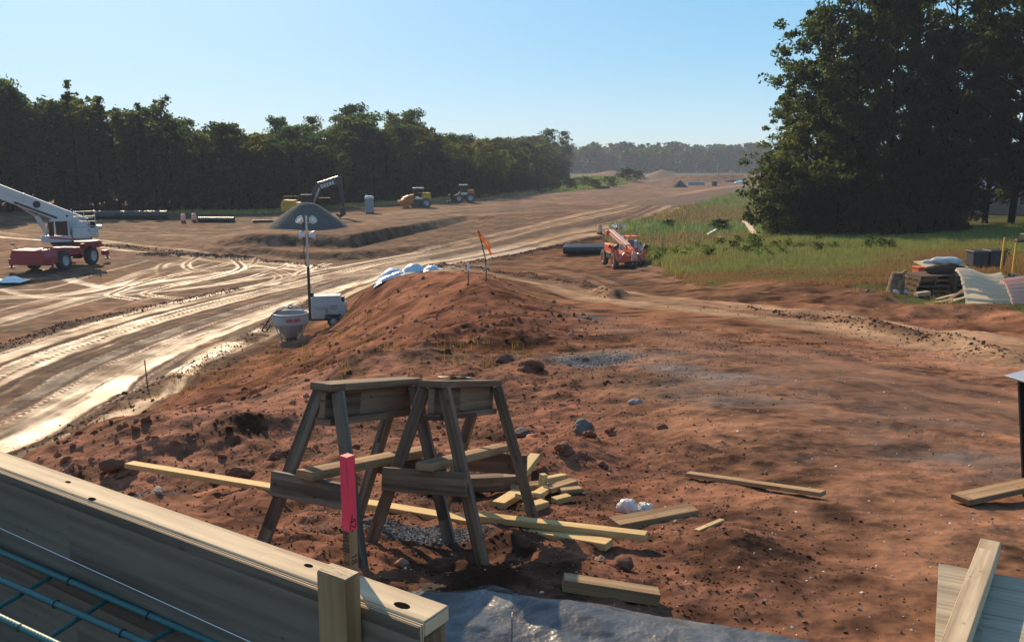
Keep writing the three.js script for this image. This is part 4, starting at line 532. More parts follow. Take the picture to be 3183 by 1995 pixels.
function lightTower(name, label, pos, turn, mast, lampY, lampM) { // towable lamp set: hooded engine box, wheels, mast with four dish lamps
  const t = thing(name, label, 'light tower', pos, turn);
  part(t, 'engine_box', [placed(profile([[-0.78, 0.42], [0.88, 0.42], [0.92, 0.6], [0.86, 1.12], [0.72, 1.2], [-0.78, 1.12]], 1.0), 0, 0, 0)], P.offwhite);
  part(t, 'hood', [placed(profile([[-0.76, 1.16], [0.66, 1.22], [0.66, 1.46], [0.6, 1.52], [-0.7, 1.5], [-0.76, 1.42]], 0.86), 0, 0, 0)], P.offwhite);
  part(t, 'exhaust_grille', [bx(0.12, 0.3, 0.6, 0.75, 1.32, 0)], P.dark);
  part(t, 'nameplate', [bx(0.36, 0.14, 0.012, 0.32, 0.98, 0.506)], P.letterBlack); mesh(t, 'lettering', placed(lettering('POWER', 0.08, 0.006), 0.32, 0.98, 0.513), P.letterWhite); mesh(t, 'lettering', placed(lettering('MAGNUM', 0.115, 0.006), -0.25, 0.94, 0.502), P.plastic);
  part(t, 'latch', [bx(0.06, 0.06, 0.03, -0.1, 0.58, 0.51), bx(0.06, 0.06, 0.03, 0.6, 0.64, 0.51)], P.dark);
  part(t, 'chassis', [bx(2.0, 0.12, 0.9, 0.05, 0.36, 0), bar([-1.0, 0.36, 0.3], [-2.0, 0.42, 0], 0.04), bar([-1.0, 0.36, -0.3], [-2.0, 0.42, 0], 0.04)], P.dark);
  for (const s of [-1, 1]) { wheel(t, 0.28, 0.29, s * 0.56, 0.3, 0.2, 'z', P.tyre, P.galv, 14); part(t, 'mudguard', [placed(profile([[-0.42, 0.3], [-0.36, 0.56], [0.36, 0.56], [0.42, 0.3], [0.4, 0.3], [0.34, 0.53], [-0.34, 0.53], [-0.4, 0.3]], 0.24, 0.004), 0.28, 0.06, s * 0.56)], P.dark); }
  part(t, 'jack_leg', [bar([0.86, 0.5, 0.4], [0.86, 0.06, 0.4], 0.03), bx(0.16, 0.03, 0.16, 0.86, 0.04, 0.4)], P.dark);
  part(t, 'mast', [bx(0.13, mast * 0.5, 0.13, -0.9, 0.4 + mast * 0.25, 0.2), bx(0.2, 0.5, 0.2, -0.9, 0.6, 0.2)], P.dark); part(t, 'inner_mast', [bx(0.09, mast * 0.52, 0.09, -0.9, 0.3 + mast * 0.74, 0.2)], P.galv);
  part(t, 'winch', [cy(0.08, 0.08, 0.14, -0.76, 1.55, 0.25, Math.PI / 2), bx(0.16, 0.2, 0.12, -0.76, 1.6, 0.2)], P.dark);
  part(t, 'cable', [new THREE.TubeGeometry(new THREE.CatmullRomCurve3([V3(-0.98, mast, 0.25), V3(-1.08, mast * 0.9, 0.28), V3(-1.02, mast * 0.82, 0.28), V3(-1.07, mast * 0.7, 0.28), V3(-1.0, mast * 0.6, 0.26)]), 24, 0.022, 6)], P.letterBlack);
  part(t, 'crossbar', [bar([-1.25, lampY[0], 0.2], [-0.55, lampY[0], 0.2], 0.03), bar([-1.2, lampY[1], 0.2], [-0.6, lampY[1], 0.2], 0.03), bar([-0.9, lampY[1], 0.2], [-0.9, lampY[0] + 0.1, 0.2], 0.04)], P.dark);
  const dish = new THREE.LatheGeometry([[0.02, -0.2], [0.1, -0.17], [0.18, -0.08], [0.23, 0.03], [0.25, 0.12], [0.235, 0.12], [0.2, 0.02]].map(([a, b]) => new THREE.Vector2(a * 0.85, b * 0.95)), 18);
  [[-1.2, lampY[0] + 0.14, 0.55, 0.6], [-0.6, lampY[0] + 0.14, -0.6, 0.7], [-1.16, lampY[1] - 0.02, 1.5, 0.2], [-0.62, lampY[1] - 0.02, -1.5, 0.2]].forEach(([x, y, rz, rx]) => { const l = mesh(t, 'lamp_head', placed(dish.clone(), 0, 0, 0, rx, 0, rz), lampM); l.position.set(x, y, 0.2); mesh(l, 'lens', placed(new THREE.SphereGeometry(0.2, 12, 6, 0, Math.PI * 2, 0, 0.9).scale(1, 0.35, 1), ...V3(0, 0.03, 0).applyEuler(new THREE.Euler(rx, 0, rz)).toArray(), rx, 0, rz), P.cream); });
  return t;
}
lightTower('light_tower', 'white towable light tower with four dish lamps, behind the concrete bucket', [-9.3, ground0(-9.3, -43.9), -43.9], 0.12, 5.2, [5.15, 4.6], P.palePlastic);
lightTower('light_tower', 'light tower parked behind the orange telehandler, only its chrome dish lamps showing', [8.9, ground0(8.9, -66.5), -66.5], 0.1, 2.75, [2.45, 1.75], P.mirror);
{ // concrete bucket
  const y0 = ground0(-10.6, -41.4) + 0.02, t = thing('concrete_bucket', 'white round concrete bucket on legs at the foot of the light tower', 'concrete bucket', [-10.6, y0 - 0.12, -41.4]);
  part(t, 'hopper', [new THREE.LatheGeometry([[0.0, 0.34], [0.28, 0.34], [0.3, 0.36], [0.83, 1.02], [0.85, 1.05], [0.85, 1.5], [0.82, 1.5], [0.82, 1.06], [0.28, 0.4], [0.0, 0.4]].map(([a, b]) => new THREE.Vector2(a, b)), 40)], P.offwhite);
  part(t, 'rim', [placed(new THREE.TorusGeometry(0.85, 0.032, 8, 40), 0, 1.5, 0, Math.PI / 2)], P.offwhite);
  part(t, 'lining', [new THREE.LatheGeometry([[0.27, 0.42], [0.81, 1.08], [0.81, 1.46]].map(([a, b]) => new THREE.Vector2(a, b)), 32)], P.plastic);
  for (let k = 0; k < 4; k++) { const a = k * Math.PI / 2 + 0.5; part(t, 'leg', [bar([Math.cos(a) * 0.82, 1.1, Math.sin(a) * 0.82], [Math.cos(a) * 0.62, 0.02, Math.sin(a) * 0.62], 0.035), bar([Math.cos(a + 0.5) * 0.8, 1.08, Math.sin(a + 0.5) * 0.8], [Math.cos(a) * 0.62, 0.1, Math.sin(a) * 0.62], 0.022)], P.offwhite); }
  part(t, 'base_ring', [placed(new THREE.TorusGeometry(0.63, 0.03, 6, 28), 0, 0.05, 0, Math.PI / 2)], P.offwhite); part(t, 'gate', [cy(0.3, 0.26, 0.16, 0, 0.28, 0), bx(0.5, 0.06, 0.1, 0.2, 0.25, 0.25)], P.dark);
  part(t, 'bail', [new THREE.TubeGeometry(new THREE.CatmullRomCurve3([V3(-0.84, 1.4, 0), V3(-0.5, 1.75, 0.02), V3(0, 1.86, 0.03), V3(0.45, 1.78, 0.02), V3(0.84, 1.4, 0)]), 24, 0.032, 8), placed(new THREE.TorusGeometry(0.1, 0.03, 8, 16), 0.02, 1.82, 0)], P.galv);
  part(t, 'hose', [new THREE.TubeGeometry(new THREE.CatmullRomCurve3([V3(0.1, 1.78, 0.05), V3(-0.35, 1.72, 0.3), V3(-0.78, 1.45, 0.5), V3(-1.0, 1.1, 0.5), V3(-1.25, 0.75, 0.45), V3(-1.1, 0.68, 0.5), V3(-0.86, 0.95, 0.5)]), 40, 0.034, 8)], P.letterBlack);
  const s = 'GAR-BRO', L = []; [...s].forEach((ch, i) => { const a = 0.95 - i * 0.105, g = lettering(ch, 0.17, 0.01); L.push(plain(placed(g, Math.sin(0.2 + (i - 1) * 0.105) * 0.853, 1.27, Math.cos(0.2 + (i - 1) * 0.105) * 0.853, 0, 0.2 + (i - 1) * 0.105))); }); part(t, 'lettering', [mergeGeometries(L)], P.letterRed);
}
{ // excavator behind the gravel pile
  const t = thing('excavator', 'yellow and black tracked excavator with raised arm behind the gravel pile', 'excavator', [-25.2, 1.72, -106.5], 0.08);
  for (const s of [-1, 1]) part(t, 'track', [profile([[-1.8, 0.25], [-1.55, 0.02], [1.55, 0.02], [1.8, 0.25], [1.8, 0.6], [1.55, 0.82], [-1.55, 0.82], [-1.8, 0.6]], 0.55).translate(0, 0, s * 1.05)], P.dark);
  part(t, 'house', [bx(2.6, 0.95, 2.3, -0.55, 1.55, 0), bx(0.9, 0.35, 2.2, -1.2, 2.1, 0)], P.yellow); part(t, 'counterweight', [profile([[-2.3, 1.05], [-1.7, 1.0], [-1.7, 2.25], [-2.1, 2.25], [-2.35, 1.9]], 2.35, 0.06)], P.yellow); part(t, 'undercarriage', [cy(0.7, 0.8, 0.5, 0, 0.95, 0)], P.dark);
  const cab = part(t, 'cab', [bx(1.3, 0.1, 0.95, 0.55, 2.9, 0.65), bx(1.3, 0.25, 0.95, 0.55, 1.35, 0.65), bx(0.07, 1.5, 0.07, 1.15, 2.15, 1.08), bx(0.07, 1.5, 0.07, 0.0, 2.15, 1.08), bx(0.07, 1.5, 0.07, 0.0, 2.15, 0.22), bx(0.07, 1.5, 0.07, 1.15, 2.15, 0.22)], P.dark); mesh(cab, 'window', bx(1.1, 1.4, 0.03, 0.57, 2.15, 1.08), P.glass); mesh(cab, 'windscreen', bx(0.03, 1.4, 0.82, 1.18, 2.15, 0.65), P.glass);
  part(t, 'handrail', [bar([-2.0, 2.3, 1.05], [-2.0, 2.75, 1.05], 0.03), bar([-2.0, 2.75, 1.05], [-0.3, 2.75, 1.05], 0.03), bar([-0.3, 2.3, 1.05], [-0.3, 2.75, 1.05], 0.03)], P.yellow); part(t, 'roof_edge', [bx(1.4, 0.06, 0.4, 2.6, 2.5, -0.3)], P.yellow);
  const boom = part(t, 'boom', [profile([[0.6, 1.7], [1.0, 1.6], [2.0, 3.5], [4.55, 4.35], [4.62, 4.6], [4.2, 4.75], [1.75, 4.15], [1.45, 3.85]], 0.42, 0.03).translate(0, 0, -0.15)], paint('black boom', [0.03, 0.03, 0.032], 0.3)); const dl = lettering('DEERE', 0.42, 0.02); mesh(boom, 'lettering', placed(dl, 3.05, 4.1, 0.075, 0, 0, 0.31), P.letterWhite);
  part(t, 'boom_cylinder', [bar([1.1, 1.5, 0.2], [2.1, 3.7, 0.2], 0.1), bar([1.1, 1.5, -0.5], [2.1, 3.7, -0.5], 0.1)], P.steel); part(t, 'arm_cylinder', [bar([1.9, 4.3, -0.15], [4.3, 5.05, -0.15], 0.085)], P.steel);
  part(t, 'stick', [profile([[4.3, 5.15], [4.75, 4.9], [4.95, 1.3], [4.7, 1.3], [4.25, 4.2]], 0.34, 0.03).translate(0, 0, -0.15)], P.dark); part(t, 'bucket', [profile([[4.6, 1.4], [5.0, 1.4], [5.05, 0.55], [4.4, 0.12], [3.95, 0.5], [4.1, 0.62], [4.45, 0.45]], 0.9, 0.03).translate(0, 0, -0.15)], P.dark);
}
{ // heap of dark gravel
  const R = rng(3), n = 56, rings = 22, pos = [], idx = [], cx = -21.6, cz = -93.0, col = [];
  for (let j = 0; j <= rings; j++) for (let i = 0; i < n; i++) { const f = j / rings, a = i / n * 6.2832, r = 4.75 * f * (1 + 0.10 * fn(Math.cos(a) * 0.3, Math.sin(a) * 0.3) * f), x = cx + Math.cos(a) * r + (1 - f) * 0.1, z = cz + Math.sin(a) * r * 0.8, h = 3.15 * Math.pow(1 - f, 1.02) * (1 - 0.12 * Math.exp(-((f * 7) ** 2))) + 0.10 * fn(x * 0.2, z * 0.2) * (1 - f) + (R() - 0.5) * 0.06; pos.push(x - cx, lerp(1.7, ground0(x, z) - 0.05, f * f) + h - 1.7, z - cz); const m = 0.8 + 0.4 * R(); col.push(0.085 * m, 0.083 * m, 0.075 * m); }
  for (let j = 0; j < rings; j++) for (let i = 0; i < n; i++) { const a = j * n + i, b = j * n + (i + 1) % n; idx.push(a, b, a + n, b, b + n, a + n); }
  const g = new THREE.BufferGeometry(); g.setAttribute('position', new THREE.Float32BufferAttribute(pos, 3)); g.setAttribute('color', new THREE.Float32BufferAttribute(col, 3)); g.setIndex(idx); g.computeVertexNormals();
  const o = tag(mesh(scene, 'gravel_pile', g, new THREE.MeshPhysicalMaterial({ vertexColors: true, roughness: 0.95, specularIntensity: 0.2 })), 'tall cone-shaped heap of dark gravel in front of the excavator', 'gravel pile'); o.position.set(cx, 1.7, cz);
}
{ // portable toilet
  const t = thing('portable_toilet', 'grey portable toilet with a pale rounded roof, left of the compactor', 'portable toilet', [-18.91, 1.77, -117.28], 0.15);
  part(t, 'cabin', [bx(1.12, 1.95, 1.1, 0, 1.05, 0)], P.plastic); part(t, 'door', [bx(0.72, 1.7, 0.04, 0.02, 1.02, 0.56)], P.plastic); part(t, 'skid', [bx(1.2, 0.12, 1.2, 0, 0.06, 0)], P.dark); part(t, 'roof', [placed(profile([[-0.6, 2.0], [0.6, 2.0], [0.55, 2.18], [0.3, 2.3], [-0.3, 2.3], [-0.55, 2.18]], 1.2), 0, 0, 0)], P.palePlastic); part(t, 'vent_pipe', [cy(0.05, 0.05, 0.4, -0.4, 2.35, -0.4)], P.palePlastic);
}
{ // soil compactor: drum to the left, cab with a pale roof
  const t = thing('soil_compactor', 'orange soil compactor with pale canopy roof and beacon, parked by the wood', 'compactor', [-13.93, 2, -128.6], 0.25);
  part(t, 'drum', [cy(0.72, 0.72, 2.0, -1.55, 0.72, 0, Math.PI / 2, 0, 0, 28)], P.orange); part(t, 'drum_frame', [bx(1.9, 0.3, 0.14, -1.5, 0.9, 1.1), bx(1.9, 0.3, 0.14, -1.5, 0.9, -1.1), bx(0.2, 0.35, 2.3, -2.45, 0.9, 0), bx(0.3, 0.5, 2.3, -0.6, 0.85, 0)], P.orange);
  part(t, 'hood', [placed(profile([[-1.9, 1.1], [-0.4, 1.1], [-0.4, 1.9], [-1.2, 1.75], [-1.9, 1.45]], 1.3), 0, 0, 0)], P.orange); part(t, 'chassis', [bx(2.2, 0.5, 1.4, 0.7, 0.95, 0)], P.dark); part(t, 'blade', [bx(2.0, 0.5, 0.1, 0.2, 0.35, 1.05)], P.dark);
  for (const s of [-1, 1]) wheel(t, 1.35, 0.7, s * 0.85, 0.71, 0.5, 'z', P.muddyTyre, P.rim); part(t, 'rear_body', [bx(1.0, 1.0, 1.7, 1.55, 1.65, 0)], P.yellow);
  const cab = part(t, 'cab', [bx(1.5, 0.12, 1.5, 0.35, 2.82, 0), bx(1.1, 0.3, 1.3, 0.35, 1.35, 0)], P.cream); for (const [x, z] of [[-0.25, 0.65], [0.95, 0.65], [-0.25, -0.65], [0.95, -0.65]]) mesh(cab, 'post', bx(0.08, 1.5, 0.08, x, 2.1, z), P.dark); mesh(cab, 'windscreen', bx(0.03, 1.1, 1.2, -0.27, 2.15, 0), P.glass); mesh(cab, 'seat', bx(0.5, 0.8, 0.5, 0.6, 1.75, 0), P.dark);
  part(t, 'beacon', [cy(0.07, 0.09, 0.18, 0.2, 2.97, 0)], P.safety);
}
{ // wheel loader further on
  const t = thing('wheel_loader', 'orange wheel loader with dark bucket at left, farthest machine by the wood', 'loader', [-8.21, 1.97, -147.8], 0.2);
  for (const s of [-1, 1]) { wheel(t, -0.75, 0.68, s * 0.85, 0.68, 0.45, 'z', P.muddyTyre, P.rim); wheel(t, 1.15, 0.75, s * 0.85, 0.75, 0.5, 'z', P.muddyTyre, P.rim); }
  part(t, 'chassis', [bx(2.9, 0.5, 1.2, 0.2, 0.95, 0)], P.dark); part(t, 'hood', [bx(1.3, 0.85, 1.3, 1.25, 1.65, 0)], P.orange); const cab = part(t, 'cab', [bx(1.35, 0.12, 1.45, 0.15, 2.85, 0), bx(1.1, 0.4, 1.3, 0.15, 1.4, 0)], P.cream); for (const [x, z] of [[-0.4, 0.6], [0.72, 0.6], [-0.4, -0.6], [0.72, -0.6]]) mesh(cab, 'post', bx(0.08, 1.4, 0.08, x, 2.15, z), P.dark); mesh(cab, 'window', bx(1.1, 1.1, 0.03, 0.15, 2.15, 0.62), P.glass); mesh(cab, 'windscreen', bx(0.03, 1.1, 1.2, -0.42, 2.15, 0), P.glass);
  for (const s of [-1, 1]) part(t, 'lift_arm', [beam([-0.4, 1.6, s * 0.5], [-1.9, 0.7, s * 0.5], 0.14, 0.25)], P.dark); part(t, 'bucket', [placed(profile([[-1.7, 0.1], [-2.7, 0.05], [-2.75, 0.12], [-2.0, 0.35], [-1.85, 0.95], [-2.3, 1.2], [-2.2, 1.28], [-1.65, 1.05]], 2.4), 0, 0, 0)], P.dark); part(t, 'exhaust_stack', [cy(0.05, 0.05, 0.6, 1.0, 2.3, 0.2)], P.dark);
}
{ // telehandler, nose towards the camera
  const t = thing('telehandler', 'orange telehandler facing the camera beside the black pipes', 'telehandler', [7.9, ground0(7.9, -62.8) + 0.02, -62.8], 0.16); t.scale.setScalar(0.88);
  for (const s of [-1, 1]) for (const z of [1.5, -1.55]) wheel(t, s * 1.05, 0.64, z, 0.66, 0.4, 'x', P.muddyTyre, P.telered);
  part(t, 'chassis', [bx(1.3, 0.5, 4.6, 0, 0.85, 0), bx(2.1, 0.25, 0.5, 0, 0.75, 2.2)], P.telered); part(t, 'axle', [bar([-1, 0.64, 1.5], [1, 0.64, 1.5], 0.13), bx(0.5, 0.4, 0.4, 0, 0.6, 1.5)], P.dark); part(t, 'axle', [bar([-1, 0.64, -1.55], [1, 0.64, -1.55], 0.13)], P.dark);
  for (const s of [-1, 1]) { const o = part(t, 'stabiliser', [bx(0.8, 0.55, 0.28, s * 0.72, 0.98, 2.25), beam([s * 1.02, 0.75, 2.35], [s * 1.16, 1.75, 2.35], 0.2, 0.24)], P.telered); mesh(o, 'foot_pad', bx(0.34, 0.3, 0.3, s * 1.2, 1.82, 2.36, 0, 0, s * -0.5), P.dark); mesh(o, 'cylinder', bar([s * 0.55, 1.3, 2.42], [s * 1.05, 0.8, 2.42], 0.05), P.steel); }
  part(t, 'engine_cover', [bx(0.6, 0.75, 2.2, -0.85, 1.45, -0.3)], P.telered); part(t, 'fuel_tank', [bx(0.5, 0.5, 1.2, -0.95, 0.95, 0)], P.dark);
  const cab = part(t, 'cab', [bx(0.85, 0.09, 1.3, 0.78, 2.42, -0.2), bx(0.85, 0.5, 1.3, 0.78, 1.3, -0.2)], P.telered); for (const [x, z] of [[0.4, 0.42], [1.16, 0.42], [0.4, -0.8], [1.16, -0.8]]) mesh(cab, 'post', bx(0.08, 0.95, 0.08, x, 1.98, z), P.telered); mesh(cab, 'guard_grille', mergeGeometries([1.65, 1.78, 1.91, 2.04, 2.17].map((y) => plain(bx(0.68, 0.035, 0.03, 0.78, y, 0.44)))), P.galv); mesh(cab, 'seat', bx(0.45, 0.7, 0.45, 0.78, 1.75, -0.3), P.dark);
  const boom = part(t, 'boom', [beam([-0.35, 2.62, -2.3], [-0.12, 1.72, 2.1], 0.42, 0.5)], paint('telehandler boom', [0.66, 0.34, 0.24], 0.5, 0, { map: mud })); mesh(boom, 'inner_section', mergeGeometries([beam([-0.13, 1.76, 2.0], [-0.08, 1.5, 3.1], 0.32, 0.38), beam([-0.09, 1.56, 2.9], [-0.07, 1.42, 3.4], 0.25, 0.3)].map(plain)), P.telered); mesh(boom, 'pivot_head', bx(0.8, 0.45, 0.5, -0.38, 2.55, -2.35), P.telered); mesh(boom, 'hose_guide', bar([-0.62, 2.5, -1.6], [-0.5, 1.9, 1.6], 0.05), P.dark);
  part(t, 'boom_tip', [bx(0.34, 0.5, 0.3, -0.06, 1.25, 3.5), bx(0.14, 0.8, 0.12, -0.2, 0.95, 3.55), bx(0.14, 0.8, 0.12, 0.1, 0.95, 3.55)], paint('telehandler boom')); part(t, 'carriage', [bx(1.15, 0.1, 0.1, -0.02, 0.8, 3.72), bx(1.15, 0.1, 0.1, -0.02, 0.32, 3.72), bx(0.1, 0.55, 0.1, -0.5, 0.55, 3.72), bx(0.1, 0.55, 0.1, 0.45, 0.55, 3.72), bx(0.1, 0.6, 0.08, -0.02, 0.55, 3.72)], P.dark); for (const s of [-1, 1]) part(t, 'fork', [bx(0.12, 0.6, 0.05, s * 0.36, 0.5, 3.8), bx(0.12, 0.05, 1.0, s * 0.36, 0.2, 4.25)], P.dark);
  part(t, 'tilt_cylinder', [bar([-0.06, 1.3, 3.3], [-0.06, 0.75, 3.6], 0.06)], P.steel); for (const s of [-1, 1]) part(t, 'headlight', [cy(0.09, 0.07, 0.1, s * 0.98, 1.62, 2.2, Math.PI / 2)], P.reflective); part(t, 'marker_rod', [bar([1.28, 1.5, 1.7], [1.28, 2.2, 1.7], 0.03)], P.safety); part(t, 'beacon', [cy(0.06, 0.07, 0.14, 0.7, 2.54, -0.2)], P.safety); part(t, 'mirror', [bx(0.2, 0.28, 0.05, -1.18, 1.7, 0.5), bar([-0.9, 1.6, 0.4], [-1.18, 1.7, 0.5], 0.02)], P.dark);
}
{ // traffic drums
  const drum = (label, x, z, s) => { const t = thing('traffic_drum', label, 'traffic drum', [x, ground0(x, z), z]); t.scale.setScalar(s); part(t, 'base', [cy(0.36, 0.38, 0.1, 0, 0.05, 0)], P.dark); part(t, 'barrel', [new THREE.LatheGeometry([[0, 0.08], [0.29, 0.08], [0.29, 0.3], [0.275, 0.32], [0.275, 0.52], [0.26, 0.54], [0.26, 0.74], [0.245, 0.76], [0.24, 0.95], [0.2, 1.0], [0, 1.0]].map(([a, b]) => new THREE.Vector2(a, b)), 20)], P.safety); for (const y of [0.42, 0.64, 0.85]) part(t, 'band', [cy(0.283 - (y - 0.42) * 0.06, 0.29 - (y - 0.42) * 0.06, 0.1, 0, y, 0, 0, 0, 0, 20)], P.reflective); part(t, 'handle', [bx(0.2, 0.08, 0.04, 0, 1.04, 0)], P.safety); };
  drum('left one of two orange traffic drums between the black pipes', -38.08, -102.21, 1.0); drum('right one of two orange traffic drums between the black pipes', -37.17, -103.13, 1.0); drum('orange and white traffic drum on the road edge behind the telehandler', 9.07, -90.95, 0.95);
}
{ // pipes
  const ribbed = (len, r, pitch) => { const pts = []; const n = Math.round(len / pitch); for (let i = 0; i <= n; i++) { const y = -len / 2 + i * pitch; pts.push(new THREE.Vector2(r * 0.93, y), new THREE.Vector2(r, y + pitch * 0.25), new THREE.Vector2(r, y + pitch * 0.55), new THREE.Vector2(r * 0.93, y + pitch * 0.8)); } return new THREE.LatheGeometry(pts, 20).rotateZ(Math.PI / 2); };
  const pipe = (label, x, y, z, len, r, turn, group, pitch = 0.16) => { const t = thing('drain_pipe', label, 'pipe', [x, y, z], turn, group); part(t, 'shell', [ribbed(len, r, pitch)], P.blackPipe); part(t, 'bore', [cy(r * 0.88, r * 0.88, len * 1.002, 0, 0, 0, 0, 0, Math.PI / 2, 20)], P.letterBlack); };
  const y0 = ground0(8, -74); pipe('black corrugated pipe at the front of the row by the telehandler', 7.6, y0 + 0.33, -73.2, 6.4, 0.33, 0.06, undefined); pipe('black corrugated pipe, second from the front in the row by the telehandler', 7.7, y0 + 0.33, -73.95, 6.4, 0.33, 0.06); pipe('black corrugated pipe, third from the front in the row by the telehandler', 7.8, y0 + 0.33, -74.7, 6.4, 0.33, 0.06); pipe('black corrugated pipe farthest back in the row by the telehandler', 7.95, y0 + 0.33, -75.45, 6.4, 0.33, 0.06);
  const a = [-45.61, -106.09], b = [-34.28, -102.62], c = [-28.46, -101.91]; pipe('long fat black pipe at the edge of the left wood', a[0], ground0(...a) + 0.5, a[1], 8.4, 0.56, 0.02, undefined, 0.3); pipe('shorter black pipe right of the traffic drums', b[0], ground0(...b) + 0.3, b[1], 4.0, 0.34, 0.0, undefined, 0.25); pipe('thin black pipe just left of the gravel pile', c[0], ground0(...c) + 0.14, c[1], 2.6, 0.16, 0.1, undefined, 0.2); pipe('short black pipe against the left wood, right of the long fat one', -41.21, 1.67, -107.11, 2.2, 0.16, -0.1, undefined, 0.2);
}

// ---------------------------------------------------------------- foreground timber
function woodTexture(seed, light, dark, knots, worn) { // grain runs along u; one tile is 1.2 m by 0.3 m
  const w = 1024, h = 256, d = new Uint8Array(w * h * 4), b = new Uint8Array(w * h * 4), R = rng(seed), K = Array.from({ length: knots }, () => [R() * w, R() * h, 5 + R() * 9]);
  const enc = (v) => 255 * (v < 0.0031308 ? 12.92 * v : 1.055 * Math.pow(clamp(v), 1 / 2.4) - 0.055);
  for (let j = 0; j < h; j++) for (let i = 0; i < w; i++) {
    let y = j, kn = 0; for (const [kx, ky, r] of K) { let dx = Math.abs(i - kx); dx = Math.min(dx, w - dx); const dy = j - ky, q = (dx / (r * 3.2)) ** 2 + (dy / r) ** 2; if (q < 12) { y += Math.sign(dy || 1) * r * 1.1 * Math.exp(-q * 0.4); kn = Math.max(kn, Math.exp(-((dx / (r * 1.1)) ** 2 + (dy / (r * 0.8)) ** 2) * 1.4)); } }
    const u = i / w, v = y / h, ring = Math.sin((v * 15 + fn(u * 0.12 + seed, v * 0.25) * 5) * 3.1), fine = fn(u * 1.0 + seed * 0.3, v * 9), blot = fn(u * 0.5, v * 0.8 + seed * 0.7), wear = ss(0.0, 0.7, fn(u * 0.6 + seed, v * 2.2) + 0.4 * fine) * worn;
    const t = clamp(0.42 + 0.09 * ring + 0.22 * fine + 0.34 * blot + 0.2 * fn(u * 3, v * 3) + kn * 0.9 + wear * 0.6), k = (j * w + i) * 4; for (let c = 0; c < 3; c++) { d[k + c] = enc(lerp(light[c], dark[c], t)); b[k + c] = 255 * clamp(0.6 - 0.3 * fine - 0.15 * ring - 0.3 * kn); } d[k + 3] = b[k + 3] = 255;
  }
  const T = (a, s) => { const t = new THREE.DataTexture(a, w, h); t.wrapS = t.wrapT = THREE.RepeatWrapping; t.magFilter = THREE.LinearFilter; t.minFilter = THREE.LinearMipmapLinearFilter; t.generateMipmaps = true; if (s) t.colorSpace = THREE.SRGBColorSpace; t.needsUpdate = true; return t; };
  return new THREE.MeshPhysicalMaterial({ map: T(d, true), bumpMap: T(b), bumpScale: 0.0025, roughness: 0.78, specularIntensity: 0.35 });
}
const WD = { pine: woodTexture(1, [0.62, 0.44, 0.20], [0.42, 0.26, 0.10], 5, 0.3), tan: woodTexture(2, [0.37, 0.235, 0.12], [0.18, 0.105, 0.052], 5, 0.8), grey: woodTexture(3, [0.21, 0.17, 0.125], [0.075, 0.056, 0.042], 7, 1), brown: woodTexture(4, [0.235, 0.155, 0.095], [0.09, 0.055, 0.035], 6, 0.8), pale: woodTexture(5, [0.66, 0.52, 0.34], [0.36, 0.26, 0.16], 6, 0.5), ply: woodTexture(6, [0.21, 0.165, 0.12], [0.10, 0.077, 0.056], 2, 1), sheet: woodTexture(7, [0.42, 0.36, 0.26], [0.24, 0.2, 0.145], 3, 0.7) };
const grain = (g, off = 0) => { const p = g.attributes.position, n = g.attributes.normal, uv = new Float32Array(p.count * 2); for (let i = 0; i < p.count; i++) { const ny = Math.abs(n.getY(i)), nz = Math.abs(n.getZ(i)), nx = Math.abs(n.getX(i)); uv[i * 2] = nx > 0.8 ? (p.getZ(i) * 0.15 + off) / 1.2 : (p.getX(i) + off) / 1.2; uv[i * 2 + 1] = (ny > nz ? p.getZ(i) : p.getY(i) + 0.13) / 0.3 + off * 0.37; } g.setAttribute('uv', new THREE.BufferAttribute(uv, 2)); return g; };
const stick = (len, h, w, off = 0, r = 0.004) => grain(new RoundedBoxGeometry(len, h, w, 1, Math.min(r, h * 0.2)), off); // length along x
const span = (g, a, b, roll = 0) => { // lay a stick's x axis from a towards b, top face up
  const A = V3(...a), Bv = V3(...b), x = Bv.clone().sub(A).normalize(), z = x.clone().cross(V3(0, 1, 0)).normalize(), y = z.clone().cross(x), m = new THREE.Matrix4().makeBasis(x, y, z); if (roll) m.multiply(new THREE.Matrix4().makeRotationX(roll)); g.applyMatrix4(m.setPosition(A.add(Bv).multiplyScalar(0.5))); return g; };
let woodN = 0;
function lumber(name, label, a, b, w, h, m, lift = [0, 0], group, roll = 0) { // a board lying on the ground between two spots
  const len = Math.hypot(b[0] - a[0], b[1] - a[1]), ya = ground(...a) + lift[0], yb = ground(...b) + lift[1]; let up = 0; for (let i = 1; i < 12; i++) { const t = i / 12; up = Math.max(up, ground(lerp(a[0], b[0], t), lerp(a[1], b[1], t)) - lerp(ya, yb, t)); }
  const y = (q) => q + h / 2 + up * 0.9 - 0.004, A = [a[0], y(ya), a[1]], Bp = [b[0], y(yb), b[1]], c = V3(...A).add(V3(...Bp)).multiplyScalar(0.5), g = span(stick(Math.hypot(len, yb - ya), h, w, ++woodN * 0.31), A, Bp, roll); g.translate(-c.x, -c.y + h / 2, -c.z);
  const o = tag(mesh(scene, name, g, m), label, 'board', group); o.position.set(c.x, c.y - h / 2, c.z); return o;
}
